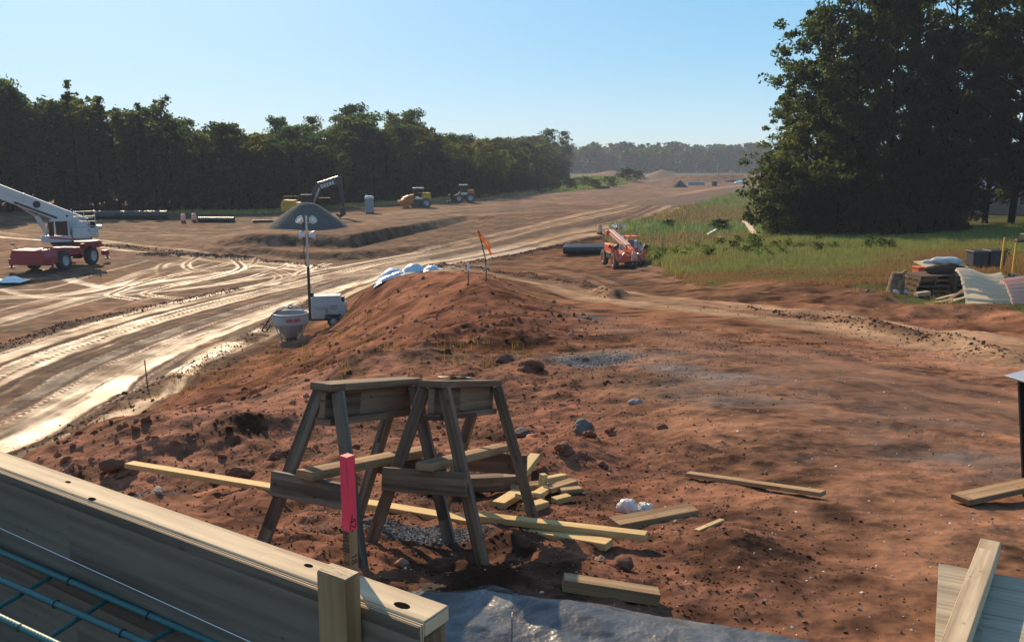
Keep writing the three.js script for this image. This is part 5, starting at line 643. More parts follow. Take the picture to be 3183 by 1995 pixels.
{ // two sawhorses: I-shaped rail of three boards, four splayed legs, a brace across each end
  const horse = (label, pos, yaw, pitch, roll, L, s, m, m2, seed) => {
    const t = thing('sawhorse', label, 'sawhorse', pos); t.rotation.set(pitch, yaw, roll, 'YXZ'); const q = Math.PI / 2, along = (g, x, y, z) => placed(g, x, y, z, 0, q, 0);
    part(t, 'top_board', [along(stick(L + 0.05, 0.038, 0.135, seed), 0, 0.905, 0)], m2); part(t, 'web_board', [along(stick(L, 0.14, 0.038, seed + 1), 0, 0.815, 0)], m2); part(t, 'bottom_board', [along(stick(L - 0.02, 0.036, 0.1, seed + 2), 0, 0.727, 0)], m2);
    for (const e of [1, -1]) {
      for (const k of [-1, 1]) part(t, 'leg', [span(stick(0.955, 0.066, 0.038, seed + 3 + k + e), [k * 0.055, 0.885, e * (L / 2 - 0.045)], [k * s / 2, -0.03, e * (L / 2 + 0.02)], k * 0.0)], m);
      const y = 0.44, hw = lerp(0.055, s / 2, (0.885 - y) / 0.915) + 0.05; part(t, 'brace', [stick(hw * 2, 0.125, 0.036, seed + 5 + e).translate(0, y - 0.05, e * (L / 2 + 0.052))], m);
    }
    return t;
  };
  const A = horse('nearer weathered grey sawhorse, behind the red-topped stake', [-0.834, 6.235, -4.489], -0.483, -0.178, 0.014, 0.78, 0.69, WD.grey, WD.brown, 0.3), B = horse('right-hand browner sawhorse behind the nearer grey one', [-0.313, 6.14, -4.842], -0.317, -0.229, 0.041, 0.98, 0.67, WD.brown, WD.brown, 5.1);
  // boards resting on the braces of the sawhorses
  const rest = (t, label, x, z0, z1, w, m) => { t.updateMatrix(); const g = stick(Math.abs(z1 - z0), 0.045, w, x * 7); placed(g, x, 0, (z0 + z1) / 2, 0, Math.PI / 2, 0); const o = tag(mesh(scene, 'loose_board', g, m), label, 'board'); o.applyMatrix4(new THREE.Matrix4().makeTranslation(0, 0.477, 0).premultiply(t.matrix)); return o; };
  rest(A, 'board lying along the low braces of the nearer sawhorse', 0.02, 0.52, -0.62, 0.105, WD.tan); rest(B, 'board lying along the low braces of the right-hand sawhorse', 0.03, 0.62, -0.72, 0.1, WD.tan);
  const rag = mesh(scene, 'torn_paper', (() => { const g = new THREE.PlaneGeometry(0.2, 0.12, 8, 5).rotateX(-Math.PI / 2), p = g.attributes.position; for (let i = 0; i < p.count; i++) p.setY(i, 0.006 + 0.02 * Math.abs(fn(p.getX(i) * 2, p.getZ(i) * 2))); g.computeVertexNormals(); return g; })(), P.cream); tag(rag, 'torn scrap of pale paper on top of the right-hand sawhorse', 'paper'); B.updateMatrix(); rag.applyMatrix4(new THREE.Matrix4().makeTranslation(0.0, 0.924, 0.12).premultiply(B.matrix));
}
{ const a = [-3.287, 5.760, -7.207], b = [0.546, 6.200, -4.620], c = V3(...a).add(V3(...b)).multiplyScalar(0.5), g = span(stick(V3(...a).distanceTo(V3(...b)), 0.042, 0.092, 0.7), a, b); g.translate(-c.x, -c.y, -c.z); const o = tag(mesh(scene, 'long_board', g, WD.pine), 'longest new pine board, running under both sawhorses', 'board'); o.position.copy(c); }
lumber('pine_board', 'pine board tucked behind the end of the longest one', [-0.22, -5.07], [0.76, -4.66], 0.07, 0.04, WD.pine, [0, 0.01]);
lumber('thick_board', 'short thick board in front of the white plastic bags', [0.66, -5.35], [1.22, -5.61], 0.14, 0.05, WD.tan, [0.01, 0.01]);
lumber('thin_board', 'thin board with a notched end, upper right of the plastic bags', [1.42, -6.76], [2.2, -5.89], 0.075, 0.032, WD.tan, [0.01, 0.02]);
lumber('wood_strip', 'small wood strip right of the short thick board', [1.11, -4.98], [1.33, -5.25], 0.035, 0.016, WD.pine, [0, 0]);
lumber('timber_block', 'square timber block at the edge of the grey fabric', [0.24, -3.85], [0.69, -3.84], 0.085, 0.06, WD.tan, [0, 0]);
lumber('tilted_board', 'tilted board with a dark shadow under it at the right edge', [3.13, -5.82], [4.4, -6.41], 0.15, 0.042, WD.tan, [0.02, 0.16]);
lumber('dark_timber', 'dark heavy timber lying behind the sawhorses', [-0.68, -6.48], [0.09, -6.53], 0.1, 0.12, WD.brown, [0, 0]);
lumber('pine_offcut', 'pale offcut at the right end of the dark timber', [0.05, -6.73], [0.2, -7.17], 0.09, 0.05, WD.pine, [0.07, 0.08]);
{ // heap of sawn offcuts
  const S = [[1172, 1164, 1232, 1132, 0.1, 0.05, 0.0], [1212, 1138, 1282, 1122, 0.1, 0.05, 0.03], [1240, 1170, 1285, 1160, 0.09, 0.05, 0], [1262, 1152, 1300, 1128, 0.08, 0.04, 0.05], [1290, 1140, 1352, 1124, 0.09, 0.04, 0.05], [1282, 1132, 1330, 1118, 0.06, 0.04, 0.09], [1306, 1152, 1340, 1146, 0.07, 0.045, 0], [1320, 1140, 1368, 1134, 0.07, 0.04, 0.02], [1222, 1160, 1272, 1142, 0.07, 0.035, 0.06]];
  const L = ['front left offcut of the sawn wood heap', 'offcut lying flat across the back of the sawn wood heap', 'square-ended offcut at the front of the sawn wood heap', 'offcut in the middle of the sawn wood heap, lying aslant', 'long offcut on the right side of the sawn wood heap', 'topmost offcut of the sawn wood heap', 'small offcut at the front right of the sawn wood heap', 'outermost offcut at the right of the sawn wood heap', 'thin offcut over the front left of the sawn wood heap'];
  const Q = [[-0.1, -6.04, 0.09, -6.51], [0.02, -6.42, 0.26, -6.65], [0.1, -5.96, 0.24, -6.1], [0.18, -6.22, 0.31, -6.55], [0.27, -6.38, 0.49, -6.6], [0.25, -6.5, 0.42, -6.71], [0.31, -6.2, 0.43, -6.28], [0.37, -6.38, 0.53, -6.44], [0.05, -6.1, 0.21, -6.36]];
  Q.forEach((p, i) => lumber('wood_offcut', L[i], [p[0], p[1]], [p[2], p[3]], S[i][4], S[i][5], i % 3 === 1 ? WD.tan : WD.pine, [S[i][6], S[i][6] * 0.6]));
  const up = tag(mesh(scene, 'wood_offcut', stick(0.11, 0.05, 0.05, 3).rotateZ(Math.PI / 2 - 0.1).translate(0, 0.05, 0), WD.pine), 'short offcut standing upright in the sawn wood heap', 'board'); const q = [0.24, -6.5]; up.position.set(q[0], ground(...q) + 0.05, q[1]); up.rotation.y = 0.5;
}
{ // plywood sheet and square timber at the bottom right
  const y = 6.37, a = [2.096, 6.370, -4.036], b = [1.769, 6.370, -3.383], dz = b[2] - a[2], g = grain(new RoundedBoxGeometry(1.15, 0.018, 1.05, 1, 0.002), 0.4); const t = tag(mesh(scene, 'plywood_sheet', g, WD.sheet), 'weathered plywood sheet lying at the bottom right corner', 'plywood'); t.position.set(a[0] + 0.575, y - 0.009, a[2] + 0.5); const u = V3(b[0] - a[0], 0, b[2] - a[2]).normalize(), v = V3(u.z, 0, -u.x); t.position.set(a[0] + v.x * 0.575 + u.x * 0.525, y - 0.009, a[2] + v.z * 0.575 + u.z * 0.525); t.rotation.y = Math.atan2(u.x, u.z);
  const c = [2.363, 6.470, -4.075], d = [1.585, 6.470, -2.947], e = V3(...d).sub(V3(...c)), s = tag(mesh(scene, 'square_timber', span(stick(e.length() + 0.9, 0.09, 0.09, 2.2, 0.006), c, [d[0] + e.x / e.length() * 0.9, d[1], d[2] + e.z / e.length() * 0.9]), WD.pale), 'square timber lying across the plywood sheet at the bottom right', 'timber'); s.position.y = -0.04;
  // steel pile standing at the right edge
  const p = thing('steel_pile', 'dark steel pile with a flat cap plate at the right edge', 'steel pile', [3.907, 5.950, -6.149], 0.25); p.rotation.z = 0.17; part(p, 'web', [bx(0.016, 0.95, 0.2, 0.02, 0.38, 0)], P.letterBlack); for (const k of [-1, 1]) part(p, 'flange', [bx(0.2, 0.95, 0.018, 0.02, 0.38, k * 0.1)], P.letterBlack); part(p, 'cap_plate', [bx(0.32, 0.014, 0.32, 0.02, 0.862, 0)], P.galv);
}
{ // the wooden concrete form along the bottom left, its near face inside, with rebar below
  const F0 = V3(-0.206, 7.300, -1.783), F1 = V3(-1.685, 7.300, -2.763), dir = F1.clone().sub(F0).setY(0).normalize(), back = V3(-dir.z, 0, dir.x); if (back.z > 0) back.negate();
  const len = 7.6, at = (s, o, y) => { const p = F0.clone().addScaledVector(dir, s).addScaledVector(back, o); return [p.x, y, p.z]; };
  const t = thing('wooden_form', 'long wooden concrete form running in from the bottom left', 'formwork', at(len / 2, 0.06, 6.32)); const O = t.position, loc = (s, o, y) => { const p = at(s, o, y); return [p[0] - O.x, p[1] - O.y, p[2] - O.z]; };
  for (let k = 0; k < 5; k++) part(t, 'ply_layer', [span(stick(len, 1.0 - (k % 2) * 0.003, 0.0034, k * 1.3, 0.0005), loc(0.004 * (k % 2), 0.002 + k * 0.0036, 6.795 + (k === 1 ? 0.0015 : 0)), loc(len, 0.002 + k * 0.0036, 6.795 + (k === 1 ? 0.0015 : 0)))], k === 0 ? WD.ply : k % 2 ? WD.brown : WD.pale);
  part(t, 'top_plank', [span(stick(2.72, 0.04, 0.092, 0.8, 0.005), loc(0, 0.066, 7.28), loc(2.72, 0.066, 7.28))], WD.pale); part(t, 'top_plank', [span(stick(len - 2.74, 0.04, 0.104, 2.1, 0.005), loc(2.74, 0.062, 7.292), loc(len, 0.062, 7.292))], WD.pale);
  part(t, 'outer_rail', [span(stick(len - 0.02, 0.14, 0.04, 0.2), loc(0.02, 0.085, 7.185), loc(len, 0.085, 7.185))], WD.tan); for (let s = 0.025; s < len; s += 0.42) part(t, 'stud', [span(stick(0.93, 0.088, 0.04, s), loc(s, 0.062, 6.325), loc(s + 0.0001, 0.062, 7.255), Math.PI / 2)], s < 0.1 ? WD.brown : WD.tan);
  const holes = [[0.09, 0.05, 0.011], [0.42, 0.075, 0.007], [1.3, 0.03, 0.008], [1.5, 0.07, 0.006], [1.95, 0.045, 0.014], [2.42, 0.08, 0.009], [2.55, 0.05, 0.011], [3.1, 0.06, 0.006]]; for (const [s, o, r] of holes) { const p = loc(s, o, s > 2.73 ? 7.3122 : 7.3003); part(t, 'painted_nail_hole', [placed(new THREE.CylinderGeometry(r * 1.25, r * 1.25, 0.001, 9).scale(1.7, 1, 0.9), ...p, 0, Math.atan2(-dir.z, dir.x), 0)], paint('painted hole shade', [0.012, 0.008, 0.006], 1, 0, { specularIntensity: 0 })); }  // flat discs on the planks; the dark inside each hole is painted near-black
  // taut white string along the face
  const st = tag(mesh(scene, 'string_line', new THREE.TubeGeometry(new THREE.LineCurve3(V3(...at(-0.35, -0.055, 7.12)), V3(...at(len, -0.01, 7.16))), 2, 0.0012, 5), P.reflective), 'thin white string line stretched along the face of the wooden form', 'string');
  // stake driven by the form
  const c = at(0.205, -0.034, 6.325), post = thing('wooden_stake', 'short square-cut wooden stake against the near face of the form', 'stake', c, Math.atan2(-dir.z, dir.x)); part(post, 'shaft', [span(stick(1.06, 0.09, 0.048, 0.6, 0.003), [0, 0.0, 0], [0.0001, 1.06, 0])], WD.tan); part(post, 'top_end', [bx(0.086, 0.004, 0.044, 0, 1.061, 0)], WD.pale);
  // survey stake with the red top
  const q = [-0.404, 7.595, -2.060], s = thing('survey_stake', 'survey stake with a bright red top and handwritten marks', 'stake', [q[0], 6.25, q[2]], 0.9), H = q[1] - 6.25, w = 0.026, k = 0.026;
  part(s, 'bare_shaft', [span(stick(H - 0.19, w, k, 0.5, 0.001), [0, 0, 0], [0.0001, H - 0.19, 0])], WD.tan); part(s, 'painted_top', [bx(w * 1.02, 0.19, k * 1.02, 0, H - 0.095, 0, 0, 0, 0, 0.001)], paint('stake red', [0.86, 0.045, 0.085], 0.7, 0, { map: mud })); part(s, 'top_end', [bx(w * 0.96, 0.003, k * 0.96, 0, H + 0.001, 0)], paint('paler red', [0.8, 0.16, 0.14], 0.7));  // top end is a paler red than the painted sides
  const pen = paint('marker ink', [0.025, 0.015, 0.02], 0.7), write = (txt, size, face, y) => { const g = lettering(txt, size, 0.0006, fontPen); g.rotateZ(-Math.PI / 2); if (face === 'x') g.rotateY(-Math.PI / 2); const z = face === 'x' ? [-w / 2 - 0.001, y, 0] : [0, y, k / 2 + 0.0004]; part(s, 'lettering', [placed(g, ...z)], pen); };
  write('-42-', 0.02, 'z', H - 0.17); write('18', 0.019, 'z', H - 0.265); write('HUB-', 0.02, 'x', H - 0.225); write('9', 0.018, 'x', H - 0.275);
}
{ // epoxy-coated reinforcing bars
  const teal = paint('epoxy green', [0.03, 0.115, 0.105], 0.5), R = rng(8);
  const rebar = (label, a, b, r, wires = []) => { const A = V3(...a), Bv = V3(...b), L = A.distanceTo(Bv), pts = [], pitch = 0.016; for (let y = 0; y < L; y += pitch) pts.push(new THREE.Vector2(r * 0.93, y), new THREE.Vector2(r * 0.93, y + pitch * 0.45), new THREE.Vector2(r, y + pitch * 0.6), new THREE.Vector2(r, y + pitch * 0.85)); const g = new THREE.LatheGeometry(pts, 10); g.applyMatrix4(new THREE.Matrix4().compose(V3(0, 0, 0), new THREE.Quaternion().setFromUnitVectors(V3(0, 1, 0), Bv.clone().sub(A).normalize()), V3(1, 1, 1))); const t = thing('rebar', label, 'rebar', a, 0, 'green-coated bars of the rebar mat'); part(t, 'bar', [g], teal); for (const f of wires) { const p = Bv.clone().sub(A).multiplyScalar(f); part(t, 'tie_wire', [placed(new THREE.TorusGeometry(r * 1.15, 0.0016, 5, 14), p.x, p.y, p.z, 0.3, Math.atan2(Bv.x - A.x, Bv.z - A.z), 0.4)], P.letterBlack); } };
  const ext = (a, b, n, m) => { const A = V3(...a), d = V3(...b).sub(A), u = d.clone().normalize(); return [A.clone().addScaledVector(u, -n).toArray(), V3(...b).addScaledVector(u, m).toArray()]; };
  rebar('long green rebar nearest the form face', ...ext([-1.701, 7.030, -2.741], [-0.812, 7.030, -2.182], 3.6, 0.9), 0.0105, [0.72, 0.79]); rebar('middle one of the three long green rebars', ...ext([-1.586, 7.030, -2.541], [-0.998, 7.030, -2.182], 3.6, 0.9), 0.0105, [0.75, 0.81]); rebar('long rebar lowest at the corner, catching the sun', ...ext([-1.453, 7.030, -2.309], [-1.244, 7.030, -2.182], 3.6, 0.9), 0.0105, [0.78]);
  const low = [[[-1.469, 7.012, -2.569], [-1.513, 7.012, -2.410]], [[-1.217, 7.012, -2.438], [-1.281, 7.012, -2.229]], [[-0.959, 7.012, -2.273], [-0.992, 7.012, -2.213]]]; ['leftmost thin cross rebar under the long bars', 'middle thin cross rebar under the long bars', 'rightmost thin cross rebar under the long bars'].forEach((l, i) => { const [a, b] = low[i], u = V3(...b).sub(V3(...a)).normalize(); rebar(l, V3(...a).addScaledVector(u, -0.12).toArray(), V3(...a).addScaledVector(u, 0.9).toArray(), 0.0075, []); });
}
{ // grey filter fabric lying crumpled at the bottom
  const E = [[-0.65, -4.03], [-0.42, -3.93], [-0.22, -3.93], [0.05, -3.81], [0.37, -3.7], [0.66, -3.58], [0.82, -3.52], [1.11, -3.4], [1.35, -3.22]], c = curve(E, 0.018), m = 64, pos = [], idx = [], uvs = [], n = c.length, O = [c[0].x, 6.3, c[0].z];
  for (let i = 0; i < n; i++) for (let j = 0; j <= m; j++) { const v = j / m, w = 0.03 * fn(i * 0.02, 0.3) + 0.012 * fn(i * 0.09, 0.8), x = c[i].x - v * 0.25 + w * 0.3, z = c[i].z + v * 1.35 + w * (1 - v); const fold = Math.sin((x * 3.2 + z * 6.5) + 2.2 * fn(x * 0.25, z * 0.25)) * 0.018 + 0.07 * Math.max(0, fn(x * 0.22 + 3, z * 0.22)) + 0.07 * (0.3 - Math.abs(fn(x * 0.45, z * 0.45))) + 0.012 * fn(x * 1.2, z * 1.2); pos.push(x - O[0], ground0(x, z) + 0.04 + (fold + 0.02) * ss(0, 0.12, v) + 0.012 * fn(x * 1.5, z * 1.5) - O[1], z - O[2]); uvs.push(x * 0.8, z * 0.8); if (i && j < m) { const a = (i - 1) * (m + 1) + j, b = a + m + 1; idx.push(a, a + 1, b, b, a + 1, b + 1); } }
  const g = new THREE.BufferGeometry(); g.setAttribute('position', new THREE.Float32BufferAttribute(pos, 3)); g.setAttribute('uv', new THREE.Float32BufferAttribute(uvs, 2)); g.setIndex(idx); g.computeVertexNormals();
  const N = 512, td = new Uint8Array(N * N * 4), tb = new Uint8Array(N * N * 4); for (let q = 0; q < N * N; q++) { const u = (q % N) / N, v = Math.floor(q / N) / N, dirt = ss(0.25, 0.8, fn(u * 1 + 0.3, v * 1) + 0.5 * fn(u * 4, v * 4)), f = 0.85 + 0.2 * fn(u * 2, v * 2) + 0.12 * fn(u * 8, v * 8); td[q * 4] = 255 * clamp(lerp(f, 0.62, dirt)); td[q * 4 + 1] = 255 * clamp(lerp(f, 0.48, dirt)); td[q * 4 + 2] = 255 * clamp(lerp(f, 0.38, dirt)); tb[q * 4] = tb[q * 4 + 1] = tb[q * 4 + 2] = 255 * clamp(0.5 + 0.6 * (0.25 - Math.abs(fn(u * 1.0, v * 1.0 + 0.5))) + 0.2 * fn(u * 5, v * 5)); td[q * 4 + 3] = tb[q * 4 + 3] = 255; }
  const tx = [td, tb].map((d, k) => { const t = new THREE.DataTexture(d, N, N); t.wrapS = t.wrapT = THREE.RepeatWrapping; t.magFilter = THREE.LinearFilter; if (!k) t.colorSpace = THREE.SRGBColorSpace; t.needsUpdate = true; return t; });
  const o = tag(mesh(scene, 'filter_fabric', g, new THREE.MeshPhysicalMaterial({ color: new THREE.Color().setRGB(0.115, 0.117, 0.12), map: tx[0], bumpMap: tx[1], bumpScale: 0.04, roughness: 0.36, sheen: 0.3, specularIntensity: 0.6 })), 'crumpled grey filter fabric spread at the bottom of the picture', 'fabric'); o.position.set(...O);
}
{ // two crumpled carrier bags, stones, clods, dry roots
  const crumple = (seed, sx, sy, sz, amp, detail = 5) => { const g = mergeVertices(new THREE.IcosahedronGeometry(1, detail * 5).deleteAttribute('uv').deleteAttribute('normal')), p = g.attributes.position; for (let i = 0; i < p.count; i++) { const x = p.getX(i), y = p.getY(i), z = p.getZ(i), s = 1 + amp * (0.5 - Math.abs(fn(x * 0.22 + seed, y * 0.22 + z * 0.16)) * 1.6) + amp * 0.5 * (0.3 - Math.abs(fn(x * 0.5 + y * 0.3, z * 0.5 + seed))); p.setXYZ(i, x * s * sx, Math.max(y * s, -0.55) * sy, z * s * sz); } g.computeVertexNormals(); return g; };
  const film = new THREE.MeshPhysicalMaterial({ color: new THREE.Color().setRGB(0.72, 0.66, 0.6), roughness: 0.35, transmission: 0.25, thickness: 0 }), bag = (label, x, z, sx, sy, sz, seed) => { const t = thing('plastic_bag', label, 'plastic bag', [x, ground(x, z) + sy * 0.5, z]); part(t, 'bag_body', [crumple(seed, sx, sy, sz, 0.5)], film); part(t, 'knot', [crumple(seed + 2, sx * 0.3, sy * 0.35, sz * 0.3, 0.7, 3).translate(sx * 0.7, sy * 0.55, 0)], film); };
  bag('larger crumpled white plastic bag on the clay', 0.8, -5.92, 0.085, 0.06, 0.06, 1.3); bag('smaller crumpled white plastic bag, right of the larger one', 0.96, -5.94, 0.055, 0.055, 0.05, 4.4);
  const rock = (name, label, cat, x, z, sx, sy, sz, c, seed, amp = 0.35) => { const g = crumple(seed, sx, sy, sz, amp, 2), q = toCreasedNormals(g, 0.6); const o = tag(mesh(scene, name, q, paint(name + c, c, 0.9, 0, { specularIntensity: 0.25 })), label, cat); o.position.set(x, ground(x, z) + sy * 0.3, z); o.rotation.y = seed; };
  rock('flat_stone', 'pale flat stone between the form and the long pine board', 'stone', -2.67, -6.29, 0.095, 0.05, 0.06, [0.30, 0.25, 0.19], 2); rock('grey_stone', 'rounded grey stone beyond the sawhorses, right of centre', 'stone', 0.82, -9.67, 0.14, 0.11, 0.11, [0.14, 0.13, 0.115], 3); rock('grey_stone', 'smaller grey stone left of the rounded grey one', 'stone', 0.13, -10.22, 0.11, 0.06, 0.09, [0.12, 0.085, 0.07], 5); rock('grey_stone', 'small pale grey stone upper right of the rounded grey one', 'stone', 1.63, -11.24, 0.09, 0.05, 0.07, [0.25, 0.22, 0.19], 6);
  rock('clay_lump', 'big brown lump of clay right of the long board end', 'clay lump', 0.57, -4.3, 0.075, 0.055, 0.06, [0.15, 0.07, 0.042], 7, 0.5); rock('clay_lump', 'pale lump of clay left of the big brown lump', 'clay lump', 0.45, -4.22, 0.05, 0.035, 0.04, [0.26, 0.14, 0.09], 8, 0.5); rock('clay_lump', 'small pinkish lump of clay left of the sawhorse fabric edge', 'clay lump', -0.56, -4.13, 0.05, 0.035, 0.04, [0.28, 0.15, 0.1], 9, 0.6); rock('clay_boulder', 'large reddish clay boulder on the bank beyond the form', 'clay lump', -3.41, -8.35, 0.2, 0.14, 0.17, [0.2, 0.085, 0.05], 10, 0.7); rock('clay_boulder', 'second large clay boulder left on the bank beyond the form', 'clay lump', -4.27, -9.16, 0.22, 0.13, 0.2, [0.17, 0.075, 0.045], 11, 0.8); rock('clay_boulder', 'dark clay boulder under the grass tuft on the bank', 'clay lump', -9, -25.41, 0.26, 0.22, 0.22, [0.12, 0.08, 0.05], 12, 0.7);
  for (const [x, z, s, k] of [[0.33, -15.24, 0.22, 1], [-0.13, -16.35, 0.16, 2], [0.45, -7.27, 0.09, 3], [0.77, -7.13, 0.08, 4], [0.87, -9.41, 0.1, 5], [1.11, -9.51, 0.12, 6], [-2.6, -9.16, 0.12, 7], [-2.84, -8.76, 0.14, 8], [-2.47, -11.08, 0.1, 9], [1.67, -9.42, 0.07, 10]]) rock('clay_lump', ['brown clay lump left of the dark gravel heap', 'clay lump on the ridge left of the gravel heap', 'clay lump in the shaded hollow behind the offcuts', 'clay lump right of the shaded hollow behind the offcuts', 'clay lump just below the rounded grey stone', 'crumbly clay lump right of the rounded grey stone', 'clay lump above the left end of the longest board', 'larger clay lump near the left end of the longest board', 'clay lump behind the nearer sawhorse', 'small clay lump far right of the rounded grey stone'][k - 1], 'clay lump', x, z, s, s * 0.65, s * 0.8, [0.17, 0.075, 0.045], 20 + k, 0.6);
  const R = rng(14), c = [-1.15, -4.94], t = thing('dry_roots', 'tangle of dry roots on the ground under the nearer sawhorse', 'roots', [c[0], ground(...c), c[1]]); for (let k = 0; k < 26; k++) { const a = R() * 6.28, l = 0.06 + 0.12 * R(), x = (R() - 0.5) * 0.24, z = (R() - 0.5) * 0.14; part(t, 'root', [new THREE.TubeGeometry(new THREE.CatmullRomCurve3([V3(x, 0.005, z), V3(x + Math.cos(a) * l * 0.5, 0.02 + 0.035 * R(), z + Math.sin(a) * l * 0.5), V3(x + Math.cos(a + 0.5) * l, 0.01 + 0.03 * R(), z + Math.sin(a + 0.5) * l)]), 6, 0.0013 + 0.001 * R(), 4)], P.rootMat ??= paint('root', [0.26, 0.19, 0.12], 0.9)); }
}
{ // stakes, tarpaulins and litter of the middle distance
  const lath = (label, x, z, h, lean, m) => { const o = tag(mesh(scene, 'wooden_lath', span(stick(h, 0.045, 0.02, h), [0, -0.1, 0], [lean, h - 0.1, 0]), m), label, 'stake'); o.position.set(x, ground(x, z), z); return o; };
  lath('thin wooden stake at the foot of the bank beside the haul road', -13.5, -31.6, 1.12, -0.04, WD.brown);
  const z0 = -31.0, s = thing('marker_lath', 'wooden lath with a white top on the dirt mound', 'stake', [-1.55, ground(-1.55, z0) - 0.08, z0]); part(s, 'shaft', [stick(0.62, 0.06, 0.02, 0.4).rotateZ(Math.PI / 2).translate(0, 0.31, 0)], WD.tan); part(s, 'white_top', [bx(0.075, 0.27, 0.03, 0.0, 0.74, 0)], P.reflective);
  const f = thing('flagged_rod', 'bent rod flying an orange ribbon on the dirt mound', 'marker rod', [-0.93, ground(-0.93, z0) - 0.08, z0]); part(f, 'rod', [new THREE.TubeGeometry(new THREE.CatmullRomCurve3([V3(0, 0, 0), V3(0.01, 0.6, 0), V3(-0.02, 0.95, 0), V3(-0.1, 1.3, 0), V3(-0.2, 1.7, 0), V3(-0.25, 1.92, 0)]), 24, 0.021, 7)], P.letterBlack); part(f, 'tape', [cy(0.03, 0.03, 0.12, 0.005, 0.62, 0)], paint('blue tape', [0.05, 0.4, 0.5], 0.6));
  const ribbon = (pts, w) => { const c = new THREE.CatmullRomCurve3(pts.map((p) => V3(...p))), n = 26, pos = [], idx = []; for (let i = 0; i <= n; i++) { const p = c.getPoint(i / n), q = c.getTangent(i / n), d = V3(-q.y, q.x, 0.6 * Math.sin(i * 0.7)).normalize().multiplyScalar(w * (1 - 0.3 * Math.sin(i * 0.9))); pos.push(p.x - d.x, p.y - d.y, p.z - d.z, p.x + d.x, p.y + d.y, p.z + d.z); if (i) { const a = i * 2; idx.push(a - 2, a - 1, a, a, a - 1, a + 1); } } const g = new THREE.BufferGeometry(); g.setAttribute('position', new THREE.Float32BufferAttribute(pos, 3)); g.setIndex(idx); g.computeVertexNormals(); return g; }, rm = new THREE.MeshPhysicalMaterial({ color: new THREE.Color().setRGB(0.9, 0.2, 0.03), roughness: 0.5, transmission: 0.5, thickness: 0 });
  part(f, 'ribbon', [ribbon([[-0.26, 1.92, 0], [-0.1, 1.68, 0.03], [0.09, 1.5, 0.05], [0.13, 1.42, 0.04], [0.14, 1.26, 0.05], [0.2, 1.08, 0.02]], 0.034)], rm); part(f, 'ribbon', [ribbon([[-0.25, 1.9, 0], [-0.22, 1.72, 0.02], [-0.13, 1.58, 0.04], [0.02, 1.44, 0.04], [0.1, 1.25, 0.03], [0.19, 1.06, 0.02]], 0.038)], rm);
  const tarp = (label, x0, x1, z0, z1, humps, m, amp, name = 'tarpaulin') => { const n = 70, k = 46, pos = [], idx = [], O = [(x0 + x1) / 2, ground0((x0 + x1) / 2, (z0 + z1) / 2), (z0 + z1) / 2]; for (let j = 0; j <= k; j++) for (let i = 0; i <= n; i++) { const u = i / n, v = j / k, w = 0.35 * fn(u * 0.4 + x0, v * 0.3), x = lerp(x0, x1, u) + (v - 0.5) * w, z = lerp(z0, z1, v) + 0.5 * fn(u * 0.35, v * 0.2 + z0); let h = 0; for (const [hx, hz, hh, hr] of humps) { const d = Math.hypot((x - hx) / hr, (z - hz) / (hr * 0.8)); h = Math.max(h, hh * Math.max(0, 1 - d * d * 0.85)); } const e = Math.min(ss(0, 0.1, u), ss(1, 0.9, u), ss(0, 0.14, v), ss(1, 0.86, v)); pos.push(x - O[0], ground0(x, z) + 0.14 + h * e + amp * (0.35 - Math.abs(fn(x * 0.3, z * 0.3 + 2))) * (0.4 + e) + amp * 0.3 * fn(x * 1.1, z * 1.1) - O[1], z - O[2]); if (i && j) { const a = (j - 1) * (n + 1) + i - 1, b = a + n + 1; idx.push(a, b, a + 1, a + 1, b, b + 1); } } const g = new THREE.BufferGeometry(); g.setAttribute('position', new THREE.Float32BufferAttribute(pos, 3)); g.setIndex(idx); g.computeVertexNormals(); const o = tag(mesh(scene, name, g, m), label, 'tarpaulin'); o.position.set(...O); return o; };
  const silver = new THREE.MeshPhysicalMaterial({ color: new THREE.Color().setRGB(0.42, 0.46, 0.5), roughness: 0.32, specularIntensity: 1, clearcoat: 0.4, clearcoatRoughness: 0.2 });
  tarp('silver tarpaulin draped over three heaps on the bank', -7.0, -3.5, -45.0, -42.6, [[-6.1, -43.8, 0.4, 0.75], [-4.95, -43.9, 0.42, 0.7], [-4.0, -43.6, 0.3, 0.55]], silver, 0.12); tarp('loose bright sheet in front of the draped silver tarpaulin', -6.7, -5.2, -43.3, -42.0, [[-6.2, -42.6, 0.1, 0.9], [-5.6, -42.6, 0.16, 0.5]], silver, 0.12);
  tarp('white sheet on the ground at the left edge, in front of the crane', -37.2, -34.4, -62.6, -60.8, [[-35.3, -61.6, 0.3, 0.8]], P.reflective, 0.1);
}

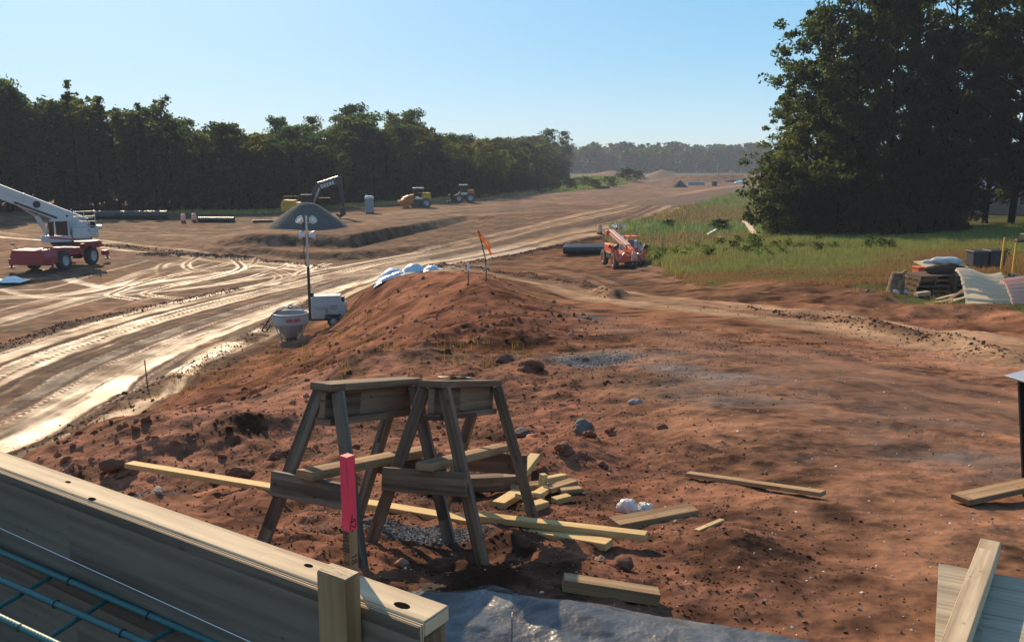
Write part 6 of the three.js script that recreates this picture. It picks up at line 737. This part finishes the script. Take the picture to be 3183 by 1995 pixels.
// ---------------------------------------------------------------- rubbish heap on the right, house, far things
{
  const gy = (x, z) => ground0(x, z), R = rng(51);
  // dark pallets, stacked
  const pallet = (label, x, y, z, turn, tilt) => { const t = thing('wooden_pallet', label, 'pallet', [x, y, z], turn, undefined); t.rotation.z = tilt; t.scale.set(1.12, 1.35, 1.12); for (let k = 0; k < 7; k++) part(t, 'deck_board', [stick(1.15, 0.022, 0.1, k).translate(0, 0.125, -0.48 + k * 0.16)], WD.brown); for (let k = 0; k < 4; k++) part(t, 'bottom_board', [stick(1.15, 0.022, 0.1, k + 9).translate(0, 0.012, -0.45 + k * 0.3)], WD.brown); for (const s of [-0.55, 0, 0.55]) part(t, 'stringer', [stick(1.05, 0.09, 0.04, s + 4).rotateY(Math.PI / 2).translate(s, 0.068, 0)], WD.brown); };
  const px = 15.0, pz = -31.6, py = gy(px, pz); for (let k = 0; k < 4; k++) pallet(['bottom', 'second', 'third', 'top'][k] + ' pallet of the left dark stack in the rubbish', px + (R() - 0.5) * 0.08, py + k * 0.192, pz + (R() - 0.5) * 0.06, 0.12 + (R() - 0.5) * 0.08, 0.015); for (let k = 0; k < 4; k++) pallet(['bottom', 'second', 'third', 'top'][k] + ' pallet of the right dark stack in the rubbish', px + 1.36 + (R() - 0.5) * 0.1, gy(px + 1.2, pz) + k * 0.192, pz + (R() - 0.5) * 0.06, 0.1 + (R() - 0.5) * 0.1, -0.02);
  const blob = (name, label, cat, x, z, sx, sy, sz, c, rough, seed, amp = 0.45, yo = 0) => { const g = mergeVertices(new THREE.IcosahedronGeometry(1, 14).deleteAttribute('uv').deleteAttribute('normal')), p = g.attributes.position; for (let i = 0; i < p.count; i++) { const a = p.getX(i), b = p.getY(i), d = p.getZ(i), s = 1 + amp * (0.4 - Math.abs(fn(a * 0.2 + seed, b * 0.2 + d * 0.17)) * 1.5) + amp * 0.25 * fn(a * 0.6 + b * 0.4, d * 0.6 + seed); p.setXYZ(i, a * s * sx, Math.max(-0.1, b) * s * sy, d * s * sz); } g.computeVertexNormals(); const o = tag(mesh(scene, name, g, paint(name + seed, c, rough, 0, { specularIntensity: rough < 0.6 ? 0.8 : 0.2 })), label, cat); o.position.set(x, Math.max(gy(x, z), ground(x, z)) + yo, z); return o; };
  blob('soil_heap', 'dark soil heaped over the pallet stacks', 'soil', 15.8, -31.7, 1.05, 0.45, 0.5, [0.07, 0.047, 0.032], 0.95, 1, 0.5, 0.76); blob('dark_tarpaulin', 'blue-black crumpled tarpaulin left of the broken log', 'tarpaulin', 13.15, -32.2, 0.72, 0.62, 0.5, [0.045, 0.052, 0.085], 0.5, 2, 0.7); blob('grey_sheet', 'dull grey sheet sloping off the pallet stack', 'tarpaulin', 14.5, -32.4, 0.6, 0.9, 0.45, [0.2, 0.17, 0.13], 0.8, 3, 0.5);
  const log = thing('broken_log', 'broken reddish log standing among the rubbish', 'log', [13.85, gy(13.85, -31.4) - 0.03, -31.4], 0.4); log.scale.setScalar(1.35); part(log, 'trunk', [(() => { const g = new THREE.CylinderGeometry(0.13, 0.2, 0.62, 14, 6), p = g.attributes.position; for (let i = 0; i < p.count; i++) { const s = 1 + 0.28 * fn(p.getX(i) * 0.8 + 2, p.getY(i) * 0.5 + p.getZ(i)); p.setX(i, p.getX(i) * s + p.getY(i) * 0.12); p.setZ(i, p.getZ(i) * s); } g.translate(0, 0.3, 0); g.computeVertexNormals(); return g; })()], WD.brown); part(log, 'split_face', [bx(0.16, 0.34, 0.05, -0.05, 0.26, 0.17, 0.2, 0.3, 0.1)], WD.tan); part(log, 'branch_stub', [bar([0.02, 0.5, 0], [0.22, 0.66, 0.1], 0.04)], WD.tan);
  ['white paper scrap left of the broken log', 'white rag at the foot of the broken log', 'pale wrapper right of the broken log', 'pale plastic scrap by the orange box'].forEach((l, i) => blob('litter_scrap', l, 'litter', [13.5, 13.72, 14.1, 16.35][i], [-31.5, -31.1, -31.2, -36.2][i], 0.1, 0.1, 0.07, [0.5, 0.48, 0.42], 0.6, 20 + i, 0.8, i === 3 ? 0.15 : 0.02));
  // orange box with plywood and sheeting over it
  const b = thing('orange_box', 'orange plastic box under the plywood in the rubbish', 'box', [17.15, gy(17.15, -36.5), -36.5], 0.15); part(b, 'tub', [bx(0.62, 0.4, 0.5, 0, 0.42, 0)], P.telered); part(b, 'lid', [bx(0.66, 0.07, 0.54, 0, 0.65, 0)], P.telered); part(b, 'latch', [bx(0.06, 0.12, 0.03, 0, 0.55, 0.26)], P.dark); part(b, 'stand', [bx(0.6, 0.24, 0.46, 0, 0.12, 0)], WD.brown);
  const pl = tag(mesh(scene, 'plywood_sheet', grain(new RoundedBoxGeometry(1.75, 0.04, 1.2, 1, 0.004), 1), WD.pale), 'pale plywood panel lying over the orange box', 'plywood'); pl.position.set(18.0, gy(18, -36.7) + 0.72, -36.7); pl.rotation.set(0.14, 0.05, 0.015); const tr = tag(mesh(scene, 'timber_trestle', mergeGeometries([bx(0.1, 0.7, 0.1, -0.4, 0.35, 0), bx(0.1, 0.7, 0.1, 0.3, 0.35, 0), bx(1.0, 0.1, 0.1, 0, 0.62, 0)].map(plain)), WD.brown), 'timber trestle holding up the right end of the plywood panel', 'trestle'); tr.position.set(18.4, gy(18.4, -36.8), -36.8);
  blob('grey_sheeting', 'grey sheeting bunched on top of the plywood panel', 'tarpaulin', 18.25, -37.0, 0.95, 0.27, 0.5, [0.36, 0.38, 0.38], 0.5, 7, 0.6, 0.76);
  // black bins
  [['left one of two black tubs in the grass', 22.05], ['right one of two black tubs in the grass', 22.85]].forEach(([l, x], i) => { const z = -41.5, t = thing('black_tub', l, 'tub', [x, gy(x, z), z], 0.05); part(t, 'shell', [bx(0.74, 0.66, 0.7, 0, 0.5, 0)], paint('tub black', [0.028, 0.03, 0.036], 0.5)); part(t, 'lid', [bx(0.8, 0.1, 0.76, 0, 0.87, 0)], paint('tub lid', [0.04, 0.043, 0.05], 0.4)); for (const s of [-0.2, 0.2]) part(t, 'rib', [bx(0.05, 0.5, 0.02, s, 0.5, 0.355)], paint('tub lid')); part(t, 'foot', [bx(0.6, 0.2, 0.6, 0, 0.1, 0)], P.dark); });
  // yellow frame
  const f = thing('yellow_frame', 'yellow steel frame stand at the right edge of the rubbish', 'steel frame', [22.6, gy(22.6, -38.8), -38.8], 0.1), yel = paint('frame yellow', [0.6, 0.33, 0.03], 0.5); for (const [x, z] of [[-0.6, 0.3], [0.75, 0.3], [-0.6, -0.5], [0.75, -0.5]]) part(f, 'leg', [beam([x, 0, z], [x * 0.92, 1.55, z], 0.07, 0.07)], yel); part(f, 'cross_rail', [beam([-0.6, 1.0, 0.3], [0.75, 0.95, 0.3], 0.06, 0.12)], yel); part(f, 'cross_rail', [beam([-0.6, 1.45, 0.3], [0.75, 1.45, 0.3], 0.06, 0.1)], P.dark); part(f, 'brace', [beam([-0.55, 0.95, 0.3], [-0.25, 0.15, 0.3], 0.05, 0.05)], yel); part(f, 'machine_head', [bx(0.7, 0.28, 0.5, 0.3, 1.62, 0)], P.dark);
  // scrap planks
  const S = [[14.9, -29.6, 16.6, -29.9, 0.02, 0.35], [15.2, -29.3, 16.5, -30.2, 0.05, 0.5], [14.6, -29.0, 15.7, -29.1, 0.02, 0.12], [15.6, -29.0, 16.9, -29.8, 0.1, 0.45], [15.3, -29.9, 16.3, -29.4, 0.05, 0.3], [14.2, -28.9, 14.9, -28.8, 0.0, 0.04], [14.9, -28.7, 15.9, -29.2, 0.02, 0.2]], L = ['scrap plank lying lowest in the broken wood by the corrugated sheet', 'longest scrap plank leaning up in the broken wood', 'scrap plank at the left of the broken wood', 'scrap plank on top of the broken wood', 'crosswise scrap plank in the broken wood', 'small pale scrap at the left end of the broken wood', 'front scrap plank of the broken wood']; S.forEach((p, i) => lumber('scrap_plank', L[i], [p[0] - 0.35, p[1] - 0.2], [p[2] - 0.35, p[3] - 0.2], 0.12, 0.025, i % 2 ? WD.tan : WD.pale, [p[4], p[5]]));
  // corrugated sheets
  const corr = (label, x, z, w, d, hgt, turn, m, seed) => { const n = 84, k = 20, pos = [], idx = []; for (let j = 0; j <= k; j++) for (let i = 0; i <= n; i++) { const u = i / n, v = j / k, fx = (v - 0.5) * d; pos.push((v - 0.5) * w + 0.1 * fn(u * 0.5, seed), hgt * (0.06 + 0.94 * Math.sin(Math.pow(u, 0.85) * Math.PI * 0.56)) * (0.9 + 0.1 * Math.sin(v * 5 + seed) + 0.15 * fn(v * 0.3, u * 0.2 + seed)) + 0.06 * Math.sin(u * Math.PI * 16) + 0.04 * fn(u * 0.4 + seed, v * 0.4), (0.5 - u) * d + 0.05 * fn(v * 0.4, u * 0.3 + seed)); if (i && j) { const a = (j - 1) * (n + 1) + i - 1, b = a + n + 1; idx.push(a, b, a + 1, a + 1, b, b + 1); } } const g = new THREE.BufferGeometry(); g.setAttribute('position', new THREE.Float32BufferAttribute(pos, 3)); g.setIndex(idx); g.computeVertexNormals(); const o = tag(mesh(scene, 'corrugated_sheet', g, m), label, 'corrugated sheet'); o.position.set(x, gy(x, z) + 0.02, z); o.rotation.y = turn; return o; };
  corr('buckled cream corrugated plastic sheet on the rubbish', 15.15, -28.0, 1.35, 1.3, 1.0, -0.25, new THREE.MeshPhysicalMaterial({ color: new THREE.Color().setRGB(0.8, 0.68, 0.5), roughness: 0.9, transmission: 0.5, thickness: 0 }), 1); corr('rusty white corrugated sheet cut off by the right edge', 15.55, -26.2, 1.2, 1.1, 0.7, -0.2, new THREE.MeshPhysicalMaterial({ color: new THREE.Color().setRGB(0.7, 0.45, 0.36), roughness: 0.9, transmission: 0.45, thickness: 0 }), 5); corr('dull corrugated sheet behind the cream one', 17.6, -29.2, 1.3, 1.3, 0.8, 0.5, paint('dull metal', [0.2, 0.17, 0.15], 0.6), 8);
  const sl = tag(mesh(scene, 'sandstone_slab', bx(0.5, 0.14, 0.25, 0, 0.05, 0, 0, 0.2, 0.1), paint('slab', [0.36, 0.25, 0.17], 0.85)), 'pale slab on the red earth in front of the pallets', 'stone'); sl.position.set(14.3, gy(14.3, -30.3), -30.3);
}
{ // brick house half hidden behind the right-hand trees
  const x = 58.5, z = -106, t = thing('brick_house', 'brick house glimpsed through a gap in the right-hand trees', 'house', [x, ground0(x, z), z], -0.15), brick = paint('house brick', [0.24, 0.15, 0.115], 0.9), trim = paint('house trim', [0.45, 0.45, 0.45], 0.6);
  part(t, 'wall', [bx(9, 3.0, 7, 0, 1.5, 0, 0, 0, 0, 0.02)], brick); part(t, 'gable', [placed(profile([[-3.6, 3.0], [3.6, 3.0], [0, 5.1]], 0.14, 0.01), -4.45, 0, 0, 0, Math.PI / 2)], trim); part(t, 'gable', [placed(profile([[-3.6, 3.0], [3.6, 3.0], [0, 5.1]], 0.14, 0.01), 4.45, 0, 0, 0, Math.PI / 2)], trim); for (const s of [-1, 1]) part(t, 'roof', [bx(9.8, 0.14, 4.5, 0, 4.05, s * 1.95, s * 0.53, 0, 0)], paint('shingle', [0.2, 0.2, 0.21], 0.85)); for (const wx of [-2.6, 1.2]) { const w = part(t, 'window', [bx(1.1, 1.3, 0.06, wx, 1.75, 3.53)], trim); mesh(w, 'pane', bx(0.94, 1.14, 0.03, wx, 1.75, 3.57), P.glass); } const d = part(t, 'door', [bx(0.95, 2.1, 0.06, 3.0, 1.06, 3.53)], trim); mesh(d, 'handle', new THREE.SphereGeometry(0.05, 8, 6).translate(2.65, 1.0, 3.6), P.dark); part(t, 'chimney', [bx(0.7, 1.6, 0.7, -2.4, 5.0, 0.4)], brick);
}
{ // far end of the road
  const cone = (name, label, x, z, r, h, c) => { const g = new THREE.ConeGeometry(r, h, 24, 6).translate(0, h / 2, 0), p = g.attributes.position; for (let i = 0; i < p.count; i++) { const s = 1 + 0.12 * fn(p.getX(i) * 0.1 + x, p.getZ(i) * 0.1); p.setX(i, p.getX(i) * s); p.setZ(i, p.getZ(i) * s); } g.computeVertexNormals(); const o = tag(mesh(scene, name, g, paint(name + x, c, 0.95, 0, { specularIntensity: 0.2 })), label, 'stockpile'); o.position.set(x, ground0(x, z) - 0.1, z); };
  cone('stone_stockpile', 'dark pointed stockpile at the far end of the road', 46.44, -245.71, 2.6, 2.1, [0.05, 0.05, 0.055]); cone('earth_stockpile', 'low brown stockpile at the far end of the road, left of the dark one', 54.88, -391.67, 7, 3.6, [0.21, 0.12, 0.07]); cone('earth_stockpile', 'broad brown stockpile on the far skyline of the road', 75.14, -445.49, 12, 4.6, [0.22, 0.135, 0.08]); cone('earth_stockpile', 'low reddish bank beyond the meadow', 62.1, -557.34, 16, 3.2, [0.2, 0.1, 0.06]);
  const ln = (name, label, cat, g, m, x, z, ry = 0) => { const o = tag(mesh(scene, name, g, m), label, cat); o.position.set(x, ground0(x, z), z); o.rotation.y = ry; };
  ln('stacked_pipes', 'pale bundle of pipes right of the dark pointed stockpile', 'pipes', mergeGeometries([0, 1, 2].map((k) => plain(cy(0.25, 0.25, 5, 0, 0.25 + (k === 2 ? 0.45 : 0), k * 0.5 - (k === 2 ? 0.75 : 0), 0, 0, Math.PI / 2)))), P.plastic, 55.61, -268.57); ln('dark_bin', 'small dark bin on the far road', 'bin', mergeGeometries([bx(1.4, 1.2, 1.4, 0, 0.6, 0), bx(1.5, 0.14, 1.5, 0, 1.25, 0)].map(plain)), P.letterBlack, 58.91, -258.82); ln('pale_tarp', 'pale blue sheet over material at the far end of the road', 'tarpaulin', new THREE.SphereGeometry(1, 16, 8, 0, 6.3, 0, 1.57).scale(2.6, 0.9, 1.4), paint('pale blue', [0.45, 0.58, 0.62], 0.4), 76.57, -296.18);
  ln('dark_heap', 'dark heap right behind the pale blue sheet', 'stockpile', new THREE.SphereGeometry(1, 16, 8, 0, 6.3, 0, 1.57).scale(3.2, 0.9, 1.6), paint('dark heap', [0.06, 0.05, 0.045], 0.9), 77.47, -314.88); ln('drainage_inlet', 'long dark box half buried at the edge of the green meadow', 'drain box', mergeGeometries([bx(3.6, 0.6, 1, 0, 0.3, 0), bx(3.8, 0.1, 1.2, 0, 0.62, 0)].map(plain)), paint('drain brown', [0.1, 0.06, 0.045], 0.9), 24.5, -239.78);
  for (const [i, px] of [[0, 0], [1, 1], [2, 2], [3, 3]]) { const q = [[128.45, -557.34], [143.05, -557.34], [156.32, -557.34], [115.18, -557.34]][i]; const t = thing('road_lamp', ['left', 'middle', 'right', 'farthest left'][i] + ' one of the small pale lamp posts on the far cross road', 'lamp post', [q[0], ground0(...q), q[1]], 0, 'lamp posts on the far road'); part(t, 'pole', [cy(0.08, 0.12, 7, 0, 3.5, 0)], P.galv); part(t, 'head', [bx(1.0, 0.3, 0.5, 0.3, 7.05, 0)], P.palePlastic); }
  const rail = tag(mesh(scene, 'guard_rail', mergeGeometries([plain(bx(190, 0.35, 0.1, 0, 0.7, 0)), ...Array.from({ length: 40 }, (_, k) => plain(bx(0.15, 0.7, 0.15, -93 + k * 4.8, 0.35, 0)))]), P.galv), 'long pale guard rail of the far cross road', 'guard rail'); rail.position.set(150, ground0(150, -560), -560); rail.rotation.y = -0.05;
  // sandy path and rubbish on the bank
  const path = [[32.62, -124.35], [28.21, -104.33], [23.67, -86.38], [20.55, -72.96]], pp = curve(path, 0.4), pos = [], idx = []; pp.forEach((p, i) => { for (const s of [-1, 1]) { const x = p.x + s * (0.28 + 0.15 * fn(i * 0.1, s)), z = p.z + s * 0.2; pos.push(x, ground(x, z) + 0.05, z); } if (i) idx.push(i * 2 - 2, i * 2 - 1, i * 2, i * 2, i * 2 - 1, i * 2 + 1); }); const pg = new THREE.BufferGeometry(); pg.setAttribute('position', new THREE.Float32BufferAttribute(pos, 3)); pg.setIndex(idx); pg.computeVertexNormals(); structure('sandy_path', pg, paint('sand', [0.5, 0.38, 0.24], 0.95));
  ln('white_board', 'white board lying in the weeds on the bank', 'board', stick(1.7, 0.05, 0.3).rotateZ(0.25).translate(0, 0.4, 0), P.reflective, 19.33, -85.32, 0.8); ln('pale_board', 'pale flat board below the white one on the bank', 'board', stick(1.6, 0.05, 0.5).translate(0, 0.3, 0), WD.pale, 18.44, -75.54, 0.2);
}
{ // hoist line of a crane standing off to the left, hanging into the picture's corner
  const x = -77.6, z = -134, t = thing('hoist_line', 'thin crane hoist line hanging at the top left corner', 'cable', [x, 0, z]); part(t, 'line', [bar([-0.1, 0.5, 0], [0, 42, 0], 0.05, 6)], P.dark); part(t, 'line', [bar([0.2, 0.5, 0], [0.1, 42, 0], 0.05, 6)], P.dark); part(t, 'hook_block', [bx(0.3, 0.5, 0.2, 0, 0.35, 0), cy(0.16, 0.16, 0.22, 0, 0.5, 0, Math.PI / 2)], P.dark);
}

renderer.render(scene, camera);
